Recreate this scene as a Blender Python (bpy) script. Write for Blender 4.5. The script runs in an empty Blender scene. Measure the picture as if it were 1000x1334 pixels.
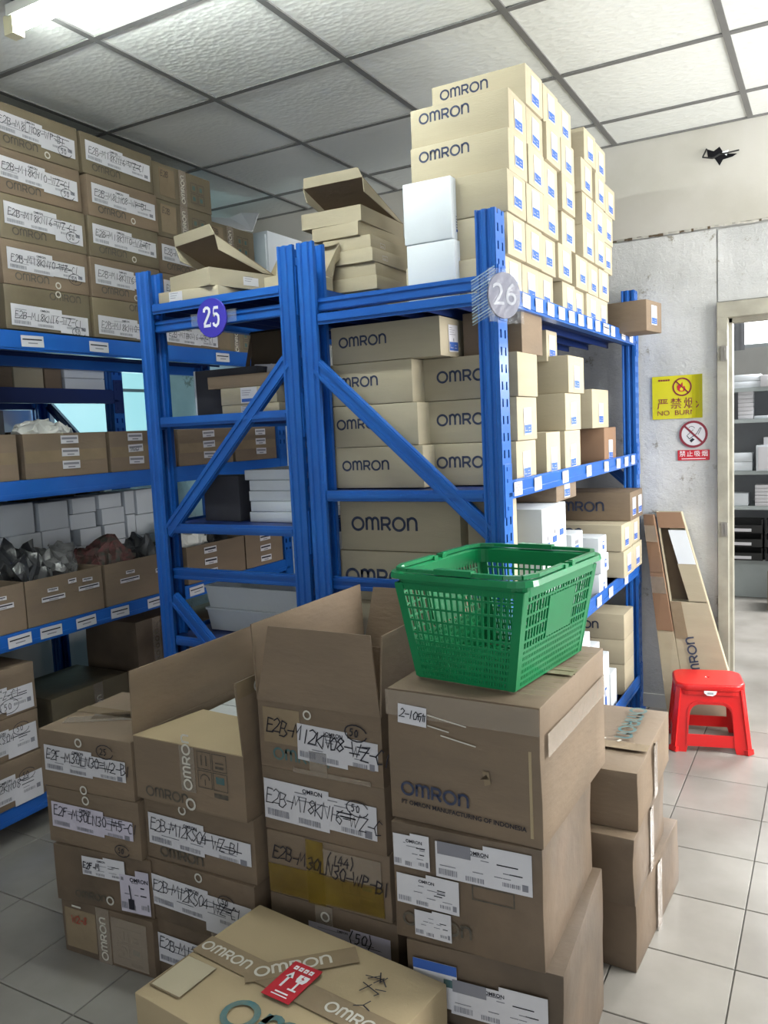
import bpy, bmesh, math, random
from mathutils import Vector, Matrix, noise
random.seed(7)
SC = bpy.context.scene
COL = SC.collection
# ------------------------------------------------------------------ camera
cd = bpy.data.cameras.new('camera'); cam = bpy.data.objects.new('camera', cd); COL.objects.link(cam)
CAM_H = 1.475; YAW, PITCH, ROLL = -.509, -.1005, -.046
_f = Vector((math.sin(YAW)*math.cos(PITCH), math.cos(YAW)*math.cos(PITCH), math.sin(PITCH)))
_r = Vector((math.cos(YAW), -math.sin(YAW), 0)); _u = _r.cross(_f)
_c, _s = math.cos(ROLL), math.sin(ROLL)
_r2 = _c*_r + _s*_u; _u2 = -_s*_r + _c*_u
M = Matrix((( _r2.x, _u2.x, -_f.x, 0), (_r2.y, _u2.y, -_f.y, 0), (_r2.z, _u2.z, -_f.z, CAM_H), (0, 0, 0, 1)))
cam.matrix_world = M
cd.sensor_fit = 'HORIZONTAL'; cd.sensor_width = 36; cd.lens = 36*1057/1000; cd.clip_start = .02
SC.camera = cam
# ------------------------------------------------------------------ world, lights, exposure
SC.view_settings.view_transform = 'Standard'; SC.view_settings.look = 'None'
SC.view_settings.gamma = 1; SC.view_settings.use_curve_mapping = False
SC.view_settings.exposure = 0.62
wd = bpy.data.worlds.new('world'); SC.world = wd; wd.use_nodes = True
wd.node_tree.nodes['Background'].inputs[0].default_value = (.75, .87, 1, 1)
wd.node_tree.nodes['Background'].inputs[1].default_value = 1.0
def area(name, loc, aim, sx, sy, power, col):
    l = bpy.data.lights.new(name, 'AREA'); l.shape = 'RECTANGLE'; l.size = sx; l.size_y = sy
    l.energy = power; l.color = col
    o = bpy.data.objects.new(name, l); COL.objects.link(o); o.location = loc
    o.rotation_euler = (Vector(aim)-Vector(loc)).to_track_quat('-Z', 'Y').to_euler()
    return o
area('daylight_from_right_window', (2.02, 3.3, 1.7), (-1, 3.1, 1.4), 1.5, 1.6, 112, (1, .98, .95))
area('added_fill_behind_camera', (.3, -1.75, 1.3), (-.8, 2, 1.6), 1.6, 1.6, 11, (.95, .97, 1))  # added fill from behind the camera for carton fronts and ceiling
area('daylight_in_next_room', (.6, 7.2, 2.4), (.2, 6.4, 0), 1.2, 1.0, 210, (1, 1, 1))
area('daylight_from_left_window', (-3.93, 3.4, 1.7), (-3, 3.2, 1.4), .9, .8, 5, (.6, .95, 1))

# ------------------------------------------------------------------ materials
def mat(name, col, rough=.6, spec=.5, metal=0, var=.0, scale=8, col2=None, bump=0, bscale=200, emit=None, estr=0, stretch=None, coat=0, alpha=1, trans=0):
    m = bpy.data.materials.new(name); m.use_nodes = True
    nt = m.node_tree; N = nt.nodes; Lk = nt.links; b = N['Principled BSDF']
    b.inputs['Base Color'].default_value = (*col, 1); b.inputs['Roughness'].default_value = rough
    b.inputs['Metallic'].default_value = metal; b.inputs['Specular IOR Level'].default_value = spec
    b.inputs['Coat Weight'].default_value = coat; b.inputs['Alpha'].default_value = alpha
    b.inputs['Transmission Weight'].default_value = trans
    tc = N.new('ShaderNodeTexCoord'); mp = N.new('ShaderNodeMapping'); Lk.new(tc.outputs['Object'], mp.inputs[0])
    if stretch: mp.inputs['Scale'].default_value = stretch
    if col2 is not None or var:
        n = N.new('ShaderNodeTexNoise'); n.inputs['Scale'].default_value = scale; n.inputs['Detail'].default_value = 6
        Lk.new(mp.outputs[0], n.inputs['Vector'])
        r = N.new('ShaderNodeValToRGB'); r.color_ramp.elements[0].position = .35; r.color_ramp.elements[1].position = .68
        c2 = col2 or tuple(c*(1-var) for c in col)
        r.color_ramp.elements[0].color = (*c2, 1); r.color_ramp.elements[1].color = (*col, 1)
        Lk.new(n.outputs[0], r.inputs[0])
        oi = N.new('ShaderNodeObjectInfo'); hs = N.new('ShaderNodeHueSaturation')
        mr = N.new('ShaderNodeMapRange'); mr.inputs[3].default_value = 1-.5*var-.03; mr.inputs[4].default_value = 1+.5*var+.03
        Lk.new(oi.outputs['Random'], mr.inputs[0]); Lk.new(mr.outputs[0], hs.inputs['Value'])
        Lk.new(r.outputs[0], hs.inputs['Color']); Lk.new(hs.outputs[0], b.inputs['Base Color'])
    if bump:
        n2 = N.new('ShaderNodeTexNoise'); n2.inputs['Scale'].default_value = bscale; n2.inputs['Detail'].default_value = 4
        Lk.new(mp.outputs[0], n2.inputs['Vector'])
        bp = N.new('ShaderNodeBump'); bp.inputs['Strength'].default_value = bump; bp.inputs['Distance'].default_value = .004
        Lk.new(n2.outputs[0], bp.inputs['Height']); Lk.new(bp.outputs[0], b.inputs['Normal'])
    if emit:
        b.inputs['Emission Color'].default_value = (*emit, 1); b.inputs['Emission Strength'].default_value = estr
    return m
MT = dict(
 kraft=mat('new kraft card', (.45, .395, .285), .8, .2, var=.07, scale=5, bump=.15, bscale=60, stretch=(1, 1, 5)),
 kraft_dim=mat('dimmed brown card', (.222, .163, .111), .7, .25, col2=(.18, .135, .095), var=.1, scale=3, bump=.35, bscale=26, stretch=(1, 1, 3)),  # brown card, dim light on the front stacks put into the colour
 kraft_old=mat('aged brown card', (.165, .118, .080), .55, .35, col2=(.105, .078, .055), var=.2, scale=5, bump=.45, bscale=22),  # aged card, also darkened for the dim front stacks
 kraft_olive=mat('taped olive card', (.19, .155, .10), .5, .35, var=.2, scale=5, bump=.35, bscale=25),
 kraft_top=mat('pale top-lit card', (.40, .315, .195), .8, .2, var=.06, scale=4, bump=.1),  # light from above is put into this paler tone
 red_brown=mat('reddish brown card', (.27, .165, .105), .75, .2, var=.1, scale=5),
 white_card=mat('white card', (.68, .72, .76), .65, .3, var=.05, scale=5, bump=.08),
 grey_card=mat('grey card', (.30, .31, .33), .8, .2, var=.1),
 dark_card=mat('dark grey card', (.055, .055, .065), .8, .2, var=.2),
 dark_brown=mat('dark brown card', (.10, .075, .05), .8, .2, var=.2),
 paper=mat('label paper', (.64, .63, .66), .55, .3, var=.06, scale=9),
 lilac=mat('lilac label paper', (.62, .58, .68), .5, .3, var=.12, scale=12),
 ink=mat('black ink', (.02, .02, .03), .6, .3),
 grey_ink=mat('grey print', (.22, .22, .25), .6, .3),
 navy=mat('navy print', (.028, .04, .085), .7, .2, col2=(.06, .07, .11), scale=60),
 teal=mat('faded teal print', (.05, .14, .16), .7, .2, col2=(.12, .16, .14), scale=40),
 faint=mat('faded grey print', (.075, .07, .06), .7, .2, col2=(.13, .11, .085), scale=60),
 blue_ink=mat('blue print', (.045, .12, .42), .6, .3),
 red_ink=mat('red print', (.42, .05, .03), .6, .3, col2=(.3, .06, .04), scale=40),
 tape=mat('brown packing tape', (.27, .205, .13), .25, .5, var=.15, scale=10, bump=.3, bscale=40),
 clear_tape=mat('glossy clear tape', (.40, .33, .26), .12, .6, alpha=.5, bump=.6, bscale=50),
 yellow_tape=mat('yellow packing tape', (.34, .23, .03), .2, .6, alpha=.45, col2=(.18, .11, .02), var=.1, scale=9, bump=.5, bscale=40),
 tape_white=mat('white tape print', (.58, .56, .50), .5, .4),
 blue=mat('blue enamel', (.014, .125, .47), .32, .55, col2=(.010, .09, .38), var=.08, scale=3, bump=.06, bscale=300),
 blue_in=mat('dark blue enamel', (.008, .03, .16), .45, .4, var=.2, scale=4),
 sign_blue=mat('sign blue', (.05, .04, .42), .35, .5),
 sign_white=mat('sign white', (.85, .87, .9), .5, .4),
 film=mat('clinging plastic film', (.6, .64, .7), .12, .8, alpha=.13, bump=1, bscale=70),
 sealant=mat('cracked sealant', (.5, .48, .43), .7, .2, var=.3, scale=60),
 film2=mat('stretched film strands', (.55, .75, .85), .2, .7, alpha=.45),
 plaque=mat('dull plaque', (.05, .055, .11), .4, .5, col2=(.09, .085, .14), scale=25),
 sign_grey=mat('worn white numeral', (.34, .35, .40), .5, .4),
 clearbin=mat('cloudy plastic', (.78, .82, .84), .25, .5, alpha=.80, bump=.3, bscale=60),
 bag_dark=mat('dark plastic bag', (.035, .037, .04), .3, .6, var=.4, scale=30, bump=.8, bscale=40),
 bag_grey=mat('crumpled grey bag', (.22, .22, .22), .3, .6, var=.5, scale=30, bump=.8, bscale=40),
 bag_red=mat('packed small parts', (.16, .05, .05), .6, .4, col2=(.04, .045, .035), scale=30, bump=.8, bscale=60),
 bag_white=mat('white plastic bag', (.72, .72, .68), .35, .5, var=.1, bump=.5, bscale=30),
 green=mat('green plastic', (.004, .22, .075), .3, .5, col2=(.004, .18, .06), var=.05, scale=5),
 red=mat('red plastic', (.62, .012, .012), .28, .5, var=.05, scale=6),
 grid=mat('ceiling grid paint', (.16, .16, .155), .5, .4, var=.1),
 frame=mat('painted door frame', (.40, .38, .31), .5, .4, var=.25, scale=12, bump=.2, bscale=60),
 steel=mat('worn hinge steel', (.3, .28, .25), .4, .5, metal=.6),
 shelf_grey=mat('grey shelving', (.38, .42, .42), .5, .4, var=.1),
 yellow=mat('yellow vinyl', (.66, .60, .02), .18, .6, col2=(.58, .54, .02), var=.05, scale=4),
 sign_red=mat('sign red', (.50, .015, .03), .4, .5),
 sign_maroon=mat('sign maroon', (.20, .015, .03), .4, .5),
 dark=mat('dark void', (.01, .01, .012), .9, .1),
 rubber=mat('black rubber', (.02, .02, .02), .6, .3),
 tube=mat('lit tube', (1, 1, 1), .4, emit=(.93, 1, .96), estr=85),
 lampbody=mat('lamp housing', (.75, .75, .7), .4),
 sock=mat('lamp socket', (.8, .75, .5), .4),
 winlight=mat('bright window pane', (.9, 1, 1), .3, emit=(.42, .90, .95), estr=.42),
 winwhite=mat('white window pane', (1, 1, 1), .3, emit=(1, 1, 1), estr=3),
 alu=mat('window aluminium', (.45, .48, .5), .4, metal=.4),
 wallout=mat('painted wall', (.55, .55, .53), .8, .2, var=.06),
)
def wall_mat(name, base, dirt, flake, flake_amt=.62, bump=.5):
    m = bpy.data.materials.new(name); m.use_nodes = True; nt = m.node_tree; N = nt.nodes; Lk = nt.links; b = N['Principled BSDF']
    tc = N.new('ShaderNodeTexCoord')
    n1 = N.new('ShaderNodeTexNoise'); n1.inputs['Scale'].default_value = 2.2; n1.inputs['Detail'].default_value = 8; Lk.new(tc.outputs['Object'], n1.inputs[0])
    r1 = N.new('ShaderNodeValToRGB'); r1.color_ramp.elements[0].position = .3; r1.color_ramp.elements[1].position = .62
    r1.color_ramp.elements[0].color = (*dirt, 1); r1.color_ramp.elements[1].color = (*base, 1); Lk.new(n1.outputs[0], r1.inputs[0])
    n2 = N.new('ShaderNodeTexNoise'); n2.inputs['Scale'].default_value = 7; n2.inputs['Detail'].default_value = 12; n2.inputs['Roughness'].default_value = .75; Lk.new(tc.outputs['Object'], n2.inputs[0])
    r2 = N.new('ShaderNodeValToRGB'); r2.color_ramp.elements[0].position = flake_amt; r2.color_ramp.elements[1].position = flake_amt+.05; Lk.new(n2.outputs[0], r2.inputs[0])
    mx = N.new('ShaderNodeMixRGB'); Lk.new(r2.outputs[0], mx.inputs[0]); Lk.new(r1.outputs[0], mx.inputs[1]); mx.inputs[2].default_value = (*flake, 1)
    Lk.new(mx.outputs[0], b.inputs['Base Color']); b.inputs['Roughness'].default_value = .45
    bp = N.new('ShaderNodeBump'); bp.inputs['Strength'].default_value = bump; bp.inputs['Distance'].default_value = .012; Lk.new(n2.outputs[0], bp.inputs['Height']); Lk.new(bp.outputs[0], b.inputs['Normal'])
    return m
MT['wall'] = wall_mat('flaking white wall panel', (.62, .62, .61), (.40, .405, .40), (.27, .25, .21), .585, 1)
MT['wall_up'] = wall_mat('upper wall panel', (.50, .48, .44), (.40, .38, .33), (.44, .41, .36), .72, .12)
def tile_mat():
    m = bpy.data.materials.new('glazed floor tile'); m.use_nodes = True; nt = m.node_tree; N = nt.nodes; Lk = nt.links; b = N['Principled BSDF']
    geo = N.new('ShaderNodeNewGeometry')
    n = N.new('ShaderNodeTexNoise'); n.inputs['Scale'].default_value = 2.5; n.inputs['Detail'].default_value = 9; Lk.new(geo.outputs['Position'], n.inputs[0])
    r = N.new('ShaderNodeValToRGB'); r.color_ramp.elements[0].position = .3; r.color_ramp.elements[1].position = .7
    r.color_ramp.elements[0].color = (.20, .185, .165, 1); r.color_ramp.elements[1].color = (.31, .295, .27, 1); Lk.new(n.outputs[0], r.inputs[0])
    oi = N.new('ShaderNodeObjectInfo'); hs = N.new('ShaderNodeHueSaturation'); mr = N.new('ShaderNodeMapRange'); mr.inputs[3].default_value = .93; mr.inputs[4].default_value = 1.05
    Lk.new(oi.outputs['Random'], mr.inputs[0]); Lk.new(mr.outputs[0], hs.inputs['Value']); Lk.new(r.outputs[0], hs.inputs['Color']); Lk.new(hs.outputs[0], b.inputs['Base Color'])
    b.inputs['Roughness'].default_value = .24
    n3 = N.new('ShaderNodeTexNoise'); n3.inputs['Scale'].default_value = 9; Lk.new(geo.outputs['Position'], n3.inputs[0])
    bp = N.new('ShaderNodeBump'); bp.inputs['Strength'].default_value = .06; bp.inputs['Distance'].default_value = .01; Lk.new(n3.outputs[0], bp.inputs['Height']); Lk.new(bp.outputs[0], b.inputs['Normal'])
    return m
MT['tile'] = tile_mat()
MT['grout'] = mat('floor grout', (.10, .095, .085), .8, .2, var=.2)
def ceil_mat():
    m = bpy.data.materials.new('embossed gypsum ceiling panel'); m.use_nodes = True; nt = m.node_tree; N = nt.nodes; Lk = nt.links; b = N['Principled BSDF']
    b.inputs['Base Color'].default_value = (.76, .78, .74, 1); b.inputs['Roughness'].default_value = .42
    tc = N.new('ShaderNodeTexCoord'); mp = N.new('ShaderNodeMapping'); mp.inputs['Scale'].default_value = (34, 60, 1); Lk.new(tc.outputs['Object'], mp.inputs[0])
    v = N.new('ShaderNodeTexVoronoi'); v.inputs['Scale'].default_value = 1; Lk.new(mp.outputs[0], v.inputs['Vector'])
    n = N.new('ShaderNodeTexNoise'); n.inputs['Scale'].default_value = 30; Lk.new(tc.outputs['Object'], n.inputs[0])
    ad = N.new('ShaderNodeMath'); ad.operation = 'ADD'; Lk.new(v.outputs['Distance'], ad.inputs[0]); Lk.new(n.outputs[0], ad.inputs[1])
    bp = N.new('ShaderNodeBump'); bp.inputs['Strength'].default_value = .34; bp.inputs['Distance'].default_value = .004; Lk.new(ad.outputs[0], bp.inputs['Height']); Lk.new(bp.outputs[0], b.inputs['Normal'])
    return m
MT['ceil'] = ceil_mat()

# ------------------------------------------------------------------ mesh helpers
class MB:
    """collects faces with material slots, builds ONE mesh object"""
    def __init__(s): s.v = []; s.f = []; s.m = []; s.mats = []
    def mi(s, k):
        if k not in s.mats: s.mats.append(k)
        return s.mats.index(k)
    def face(s, pts, k):
        n = len(s.v); s.v += [tuple(p) for p in pts]; s.f.append(list(range(n, n+len(pts)))); s.m.append(s.mi(k))
    def box(s, x0, y0, z0, x1, y1, z1, k, X=None):
        P = [Vector(p) for p in ((x0,y0,z0),(x1,y0,z0),(x1,y1,z0),(x0,y1,z0),(x0,y0,z1),(x1,y0,z1),(x1,y1,z1),(x0,y1,z1))]
        if X: P = [X @ p for p in P]
        n = len(s.v); s.v += [tuple(p) for p in P]; i = s.mi(k)
        for q in ((0,3,2,1),(4,5,6,7),(0,1,5,4),(1,2,6,5),(2,3,7,6),(3,0,4,7)): s.f.append([n+a for a in q]); s.m.append(i)
    def hexa(s, P, k):   # 8 corners, bottom ccw, top ccw
        n = len(s.v); s.v += [tuple(p) for p in P]; i = s.mi(k)
        for q in ((0,3,2,1),(4,5,6,7),(0,1,5,4),(1,2,6,5),(2,3,7,6),(3,0,4,7)): s.f.append([n+a for a in q]); s.m.append(i)
    def rect(s, x0, y0, x1, y1, z, k): s.face([(x0,y0,z),(x1,y0,z),(x1,y1,z),(x0,y1,z)], k)
    def bar(s, a, b, w, t, up, k):
        a = Vector(a); b = Vector(b); d = (b-a).normalized(); u = Vector(up); sd = d.cross(u).normalized()*w/2; u = sd.cross(d).normalized()*t/2
        s.hexa([a-sd-u, a+sd-u, b+sd-u, b-sd-u, a-sd+u, a+sd+u, b+sd+u, b-sd+u], k)
    def ribbon(s, pts, w, z, k, closed=False):
        P = [Vector((p[0], p[1])) for p in pts]; n = len(P); L = []; R = []
        for i in range(n):
            a = P[i-1] if (i or closed) else P[i]; b = P[(i+1) % n] if (i < n-1 or closed) else P[i]
            d1 = (P[i]-a); d2 = (b-P[i])
            d1 = d1.normalized() if d1.length > 1e-9 else d2.normalized(); d2 = d2.normalized() if d2.length > 1e-9 else d1
            t = d1+d2; t = t.normalized() if t.length > 1e-6 else d1
            nn = Vector((-t.y, t.x)); c = max(.45, abs(nn.dot(Vector((-d1.y, d1.x))))); o = nn*(w/2/c)
            L.append(P[i]+o); R.append(P[i]-o)
        for i in range(n if closed else n-1):
            j = (i+1) % n
            s.face([(R[i].x,R[i].y,z),(R[j].x,R[j].y,z),(L[j].x,L[j].y,z),(L[i].x,L[i].y,z)], k)
    def mesh(s, name):
        me = bpy.data.meshes.new(name); me.from_pydata(s.v, [], s.f)
        for k in s.mats: me.materials.append(MT[k])
        me.polygons.foreach_set('material_index', s.m); me.update(); return me
    def obj(s, name, parent=None, mw=None): return link(name, s.mesh(name), parent, mw)
def link(name, me, parent=None, mw=None):
    o = bpy.data.objects.new(name, me); COL.objects.link(o)
    if parent is not None: o.parent = parent
    if mw is not None: o.matrix_local = mw
    return o
def tag(o, label=None, cat=None, group=None, kind=None):
    if label: o['label'] = label
    if cat: o['category'] = cat
    if group: o['group'] = group
    if kind: o['kind'] = kind
    return o
def empty(name, loc=(0,0,0), rz=0, label=None, cat=None, group=None):
    o = bpy.data.objects.new(name, None); COL.objects.link(o); o.location = loc; o.rotation_euler.z = rz
    o.empty_display_size = .05
    return tag(o, label, cat, group)
def smooth(me, ang=40):
    for p in me.polygons: p.use_smooth = True
    try: me.set_sharp_from_angle(angle=math.radians(ang))
    except Exception: pass
_cm = {}
def carton_mesh(w, d, h, k, jit=0.0, seed=0, bev=.0025):
    key = (round(w,3), round(d,3), round(h,3), k, jit, seed)
    if key in _cm: return _cm[key]
    bm = bmesh.new(); bmesh.ops.create_cube(bm, size=1)
    for v in bm.verts: v.co = Vector((v.co.x*w, v.co.y*d, (v.co.z+.5)*h))
    bmesh.ops.bevel(bm, geom=bm.edges[:], offset=bev, segments=2, affect='EDGES', profile=.5)
    if jit:
        es = [e for e in bm.edges if e.calc_length() > .08]
        bmesh.ops.subdivide_edges(bm, edges=es, cuts=5, use_grid_fill=True)
        for v in bm.verts:
            p = v.co*7+Vector((seed*3.1, seed*1.7, 0))
            n = noise.noise_vector(p)
            s = jit*(.3+.7*min(1, v.co.z/h*2, (h-v.co.z)/h*2+.25))
            v.co += Vector((n.x*s, n.y*s, n.z*jit*.3 if 0.01 < v.co.z else 0))
        for v in bm.verts: v.co.z = min(max(v.co.z, 0), h)
    me = bpy.data.meshes.new('carton_body'); bm.to_mesh(me); bm.free(); me.materials.append(MT[k]); smooth(me, 30)
    _cm[key] = me; return me
def slab(pts, th, k, name, parent):
    """thin board from a quad (3D points), thickness along its normal"""
    P = [Vector(p) for p in pts]; n = (P[1]-P[0]).cross(P[3]-P[0]).normalized()*th
    mb = MB(); mb.hexa([p-n*.5 for p in P]+[p+n*.5 for p in P], k); return mb.obj(name, parent)
def fmat(face, w, d, h, u, v, rot=0, lift=.0012):
    if face == 'F': o, U, V, N_ = Vector((-w/2,-d/2,0)), Vector((1,0,0)), Vector((0,0,1)), Vector((0,-1,0))
    elif face == 'R': o, U, V, N_ = Vector((w/2,-d/2,0)), Vector((0,1,0)), Vector((0,0,1)), Vector((1,0,0))
    elif face == 'T': o, U, V, N_ = Vector((-w/2,-d/2,h)), Vector((1,0,0)), Vector((0,1,0)), Vector((0,0,1))
    p = o+U*u+V*v+N_*lift
    m = Matrix(((U.x,V.x,N_.x,p.x),(U.y,V.y,N_.y,p.y),(U.z,V.z,N_.z,p.z),(0,0,0,1)))
    return m @ Matrix.Rotation(rot, 4, 'Z')
# ------------------------------------------------------------------ lettering
def arc(cx, cy, rx, ry, a0, a1, n=10): return [(cx+rx*math.cos(math.radians(a0+(a1-a0)*i/n)), cy+ry*math.sin(math.radians(a0+(a1-a0)*i/n))) for i in range(n+1)]
def logo_mb(h, k, mirror=False):
    """wordmark: round O, arched M, R, round O, arched N"""
    mb = MB(); t = .17*h; x = 0; H = h-t
    def P(pts): return [(x+p[0]*H+t/2, p[1]*H+t/2) for p in pts]
    def add(pts, closed=False): mb.ribbon(P(pts), t, 0, k, closed)
    add(arc(.5, .5, .52, .5, 0, 342, 19), True); x += 1.04*H+t*1.35
    add([(0, 0), (0, 1)]); add([(0, .62)]+arc(.27, .68, .27, .32, 175, 0, 6)+[(.54, 0)]); add([(.54, .62)]+arc(.81, .68, .27, .32, 175, 0, 6)+[(1.08, 0)]); x += 1.08*H+t*1.6
    add([(0, 0), (0, 1), (.45, 1)]+arc(.45, .73, .28, .27, 90, -90, 7)+[(0, .46)]); add([(.4, .46), (.76, 0)]); x += .76*H+t*1.35
    add(arc(.5, .5, .52, .5, 0, 342, 19), True); x += 1.04*H+t*1.35
    add([(0, 0), (0, 1)]); add([(0, .6)]+arc(.37, .63, .37, .37, 175, 0, 7)+[(.74, 0)])
    x += .74*H+t
    return mb, x
_lg = {}
def logo(parent, h, k, m, name='printed_wordmark'):
    key = (round(h,3), k)
    if key not in _lg:
        mb, wid = logo_mb(h, k); _lg[key] = (mb.mesh('printed_wordmark'), wid)
    return link(name, _lg[key][0], parent, m)
def logo_w(h): return 5.55*h
G = {'E': [[(.7,.95),(.1,1),(.05,0),(.75,.05)],[(.08,.5),(.6,.55)]], '2': [[(.05,.8),(.35,1),(.7,.8),(.5,.45),(0,0),(.8,.05)]],
 'B': [[(.1,0),(.1,1),(.6,.9),(.5,.55),(.1,.5)],[(.5,.55),(.75,.3),(.5,0),(.05,.02)]], 'F': [[(.7,1),(.1,.95),(.1,0)],[(.1,.5),(.55,.55)]],
 '-': [[(.1,.45),(.8,.5)]], 'M': [[(0,0),(.15,1),(.4,.4),(.7,1),(.85,0)]], '1': [[(.4,1),(.35,0)]],
 '8': [[(.6,.9),(.3,1),(.15,.75),(.65,.3),(.4,0),(.1,.2),(.35,.5),(.7,.8),(.6,.9)]], 'K': [[(.1,1),(.1,0)],[(.7,.95),(.12,.45),(.75,0)]],
 'N': [[(.1,0),(.1,1),(.65,.05),(.7,1)]], '0': [[(.4,1),(.1,.6),(.25,.05),(.6,.1),(.7,.7),(.4,1)]], '6': [[(.6,1),(.2,.6),(.15,.15),(.5,0),(.65,.3),(.3,.45),(.15,.3)]],
 '3': [[(.1,.9),(.5,1),(.6,.7),(.3,.5),(.65,.3),(.4,0),(.05,.1)]], 'L': [[(.15,1),(.1,0),(.7,.05)]], '4': [[(.5,1),(.05,.35),(.75,.4)],[(.5,.7),(.48,0)]],
 'W': [[(0,1),(.25,0),(.45,.7),(.65,0),(.9,1)]], 'Z': [[(.05,.95),(.7,1),(.1,.05),(.8,.05)]], 'C': [[(.7,.85),(.4,1),(.1,.5),(.3,0),(.7,.1)]],
 'P': [[(.1,0),(.15,1),(.6,.95),(.6,.6),(.15,.5)]], '5': [[(.7,1),(.2,.95),(.15,.6),(.5,.6),(.6,.25),(.3,0),(.05,.1)]], 'S': [[(.65,.9),(.3,1),(.15,.7),(.6,.35),(.35,0),(.05,.1)]],
 '(': [[(.5,1.2),(.2,.5),(.5,-.2)]], ')': [[(.2,1.2),(.5,.5),(.2,-.2)]], ' ': [],
 'f': [[(.7,1),(.2,.9),(.2,.1)],[(.0,.55),(.7,.6)],[(.55,.5),(.5,-.1)]], 'r': [[(.2,.9),(.2,0)],[(.0,.7),(.6,.75)],[(.5,.6),(.45,0)]]}
def handwrite(parent, m, text, H, k='ink', t=None, circ=None, seed=1, name='handwriting', sc=.62):
    rr = random.Random(seed); mb = MB(); x = 0; t = t or H*.085
    for ch in text:
        for st in G[ch]:
            base = rr.uniform(-.08, .08)*H; sl = rr.uniform(.08, .3)
            pts = [(x+(p[0]+sl*(p[1]-.5)*.6+rr.uniform(-.05,.05))*H*.8, base+(p[1]+rr.uniform(-.05,.05))*H) for p in st]
            mb.ribbon(pts, t, 0, k)
        x += H*sc*(1.35 if ch in 'MW' else 1)
    if circ:
        cx, cy, r, tx = circ; mb.ribbon(arc(cx, cy, r*1.15, r*.75, 20, 350, 14), t, 0, k)
        xx = cx-r*.65
        for ch in tx:
            for st in G[ch]: mb.ribbon([(xx+p[0]*r*.5, cy-r*.35+p[1]*r*.7) for p in st], t, 0, k)
            xx += r*.5
    return mb.obj(name, parent, m)
_tc = {}
def text_mesh(txt, size, k, bold=False, align='LEFT', sx=1):
    key = (txt, size, k, bold, align, sx)
    if key in _tc: return _tc[key]
    cu = bpy.data.curves.new('t', 'FONT'); cu.body = txt; cu.size = size; cu.align_x = align; cu.align_y = 'CENTER'; cu.resolution_u = 3
    if bold: cu.offset = size*.025
    o = bpy.data.objects.new('t', cu); COL.objects.link(o); dg = bpy.context.evaluated_depsgraph_get(); dg.update()
    me = bpy.data.meshes.new_from_object(o.evaluated_get(dg)); bpy.data.objects.remove(o); bpy.data.curves.remove(cu)
    me.materials.clear(); me.materials.append(MT[k])
    if sx != 1:
        for v in me.vertices: v.co.x *= sx
    _tc[key] = me; return me
def plate(loops, ext, bevel, k, name='plate'):
    """filled 2D outline (with holes) given thickness"""
    cu = bpy.data.curves.new('c', 'CURVE'); cu.dimensions = '2D'; cu.fill_mode = 'BOTH'; cu.extrude = ext; cu.bevel_depth = bevel; cu.bevel_resolution = 1
    for lp in loops:
        sp = cu.splines.new('POLY'); sp.points.add(len(lp)-1); sp.use_cyclic_u = True
        for i, p in enumerate(lp): sp.points[i].co = (p[0], p[1], 0, 1)
    o = bpy.data.objects.new('c', cu); COL.objects.link(o); dg = bpy.context.evaluated_depsgraph_get(); dg.update()
    me = bpy.data.meshes.new_from_object(o.evaluated_get(dg)); bpy.data.objects.remove(o); bpy.data.curves.remove(cu)
    me.materials.clear(); me.materials.append(MT[k]); return me
def rrect(x0, y0, x1, y1, r, n=5):
    return arc(x1-r, y1-r, r, r, 0, 90, n)+arc(x0+r, y1-r, r, r, 90, 180, n)+arc(x0+r, y0+r, r, r, 180, 270, n)+arc(x1-r, y0+r, r, r, 270, 360, n)
# ------------------------------------------------------------------ labels
def barcode(mb, x, y, w, h, z, rr, k='grey_ink'):
    a = x
    while a < x+w-.0008:
        b = rr.uniform(.0008, .0028); mb.rect(a, y, min(a+b, x+w), y+h, z, k); a += b+rr.uniform(.0008, .0022)
def ship_label(parent, m, w, h, seed=0, step=True, k='paper', name='shipping_label', word=True):
    """white shipping label in two joined sheets: bar codes, small print, wordmark"""
    rr = random.Random(seed); mb = MB()
    ws = w*rr.uniform(.55, .66)
    mb.box(0, 0, 0, ws, h*rr.uniform(.86, .95), .0004, k)
    if step: mb.box(ws-.01, h*rr.uniform(-.25, .12), .0003, w, h*rr.uniform(.72, .82), .0008, k)
    else: mb.box(ws-.01, 0, .0003, w, h, .0008, k)
    z = .0012
    barcode(mb, w*.03, h*.08, w*.2, h*.15, z, rr); barcode(mb, w*.32, h*.06, w*.2, h*.12, z, rr)
    barcode(mb, w*.7, h*.12, w*.18, h*.1, z, rr); mb.rect(w*.9, h*.1, w*.96, h*.26, z, 'grey_ink')
    for i in range(8):
        x = rr.uniform(.03, .75)*w; y = rr.choice([.3, .42, .62, .7, .55])*h; mb.rect(x, y, x+w*rr.uniform(.06, .18), y+h*.022, z, 'grey_ink')
    for i in range(3):
        x = rr.uniform(.6, .8)*w; y = rr.choice([.42, .5, .6])*h; mb.rect(x, y, x+w*.13, y+h*.03, z, 'ink')
    o = mb.obj(name, parent, m)
    if word: link('label_wordmark', text_mesh('OMRON', h*.13, 'ink', True), o, Matrix.Translation((w*.36, h*.77, z)))
    return o
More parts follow.
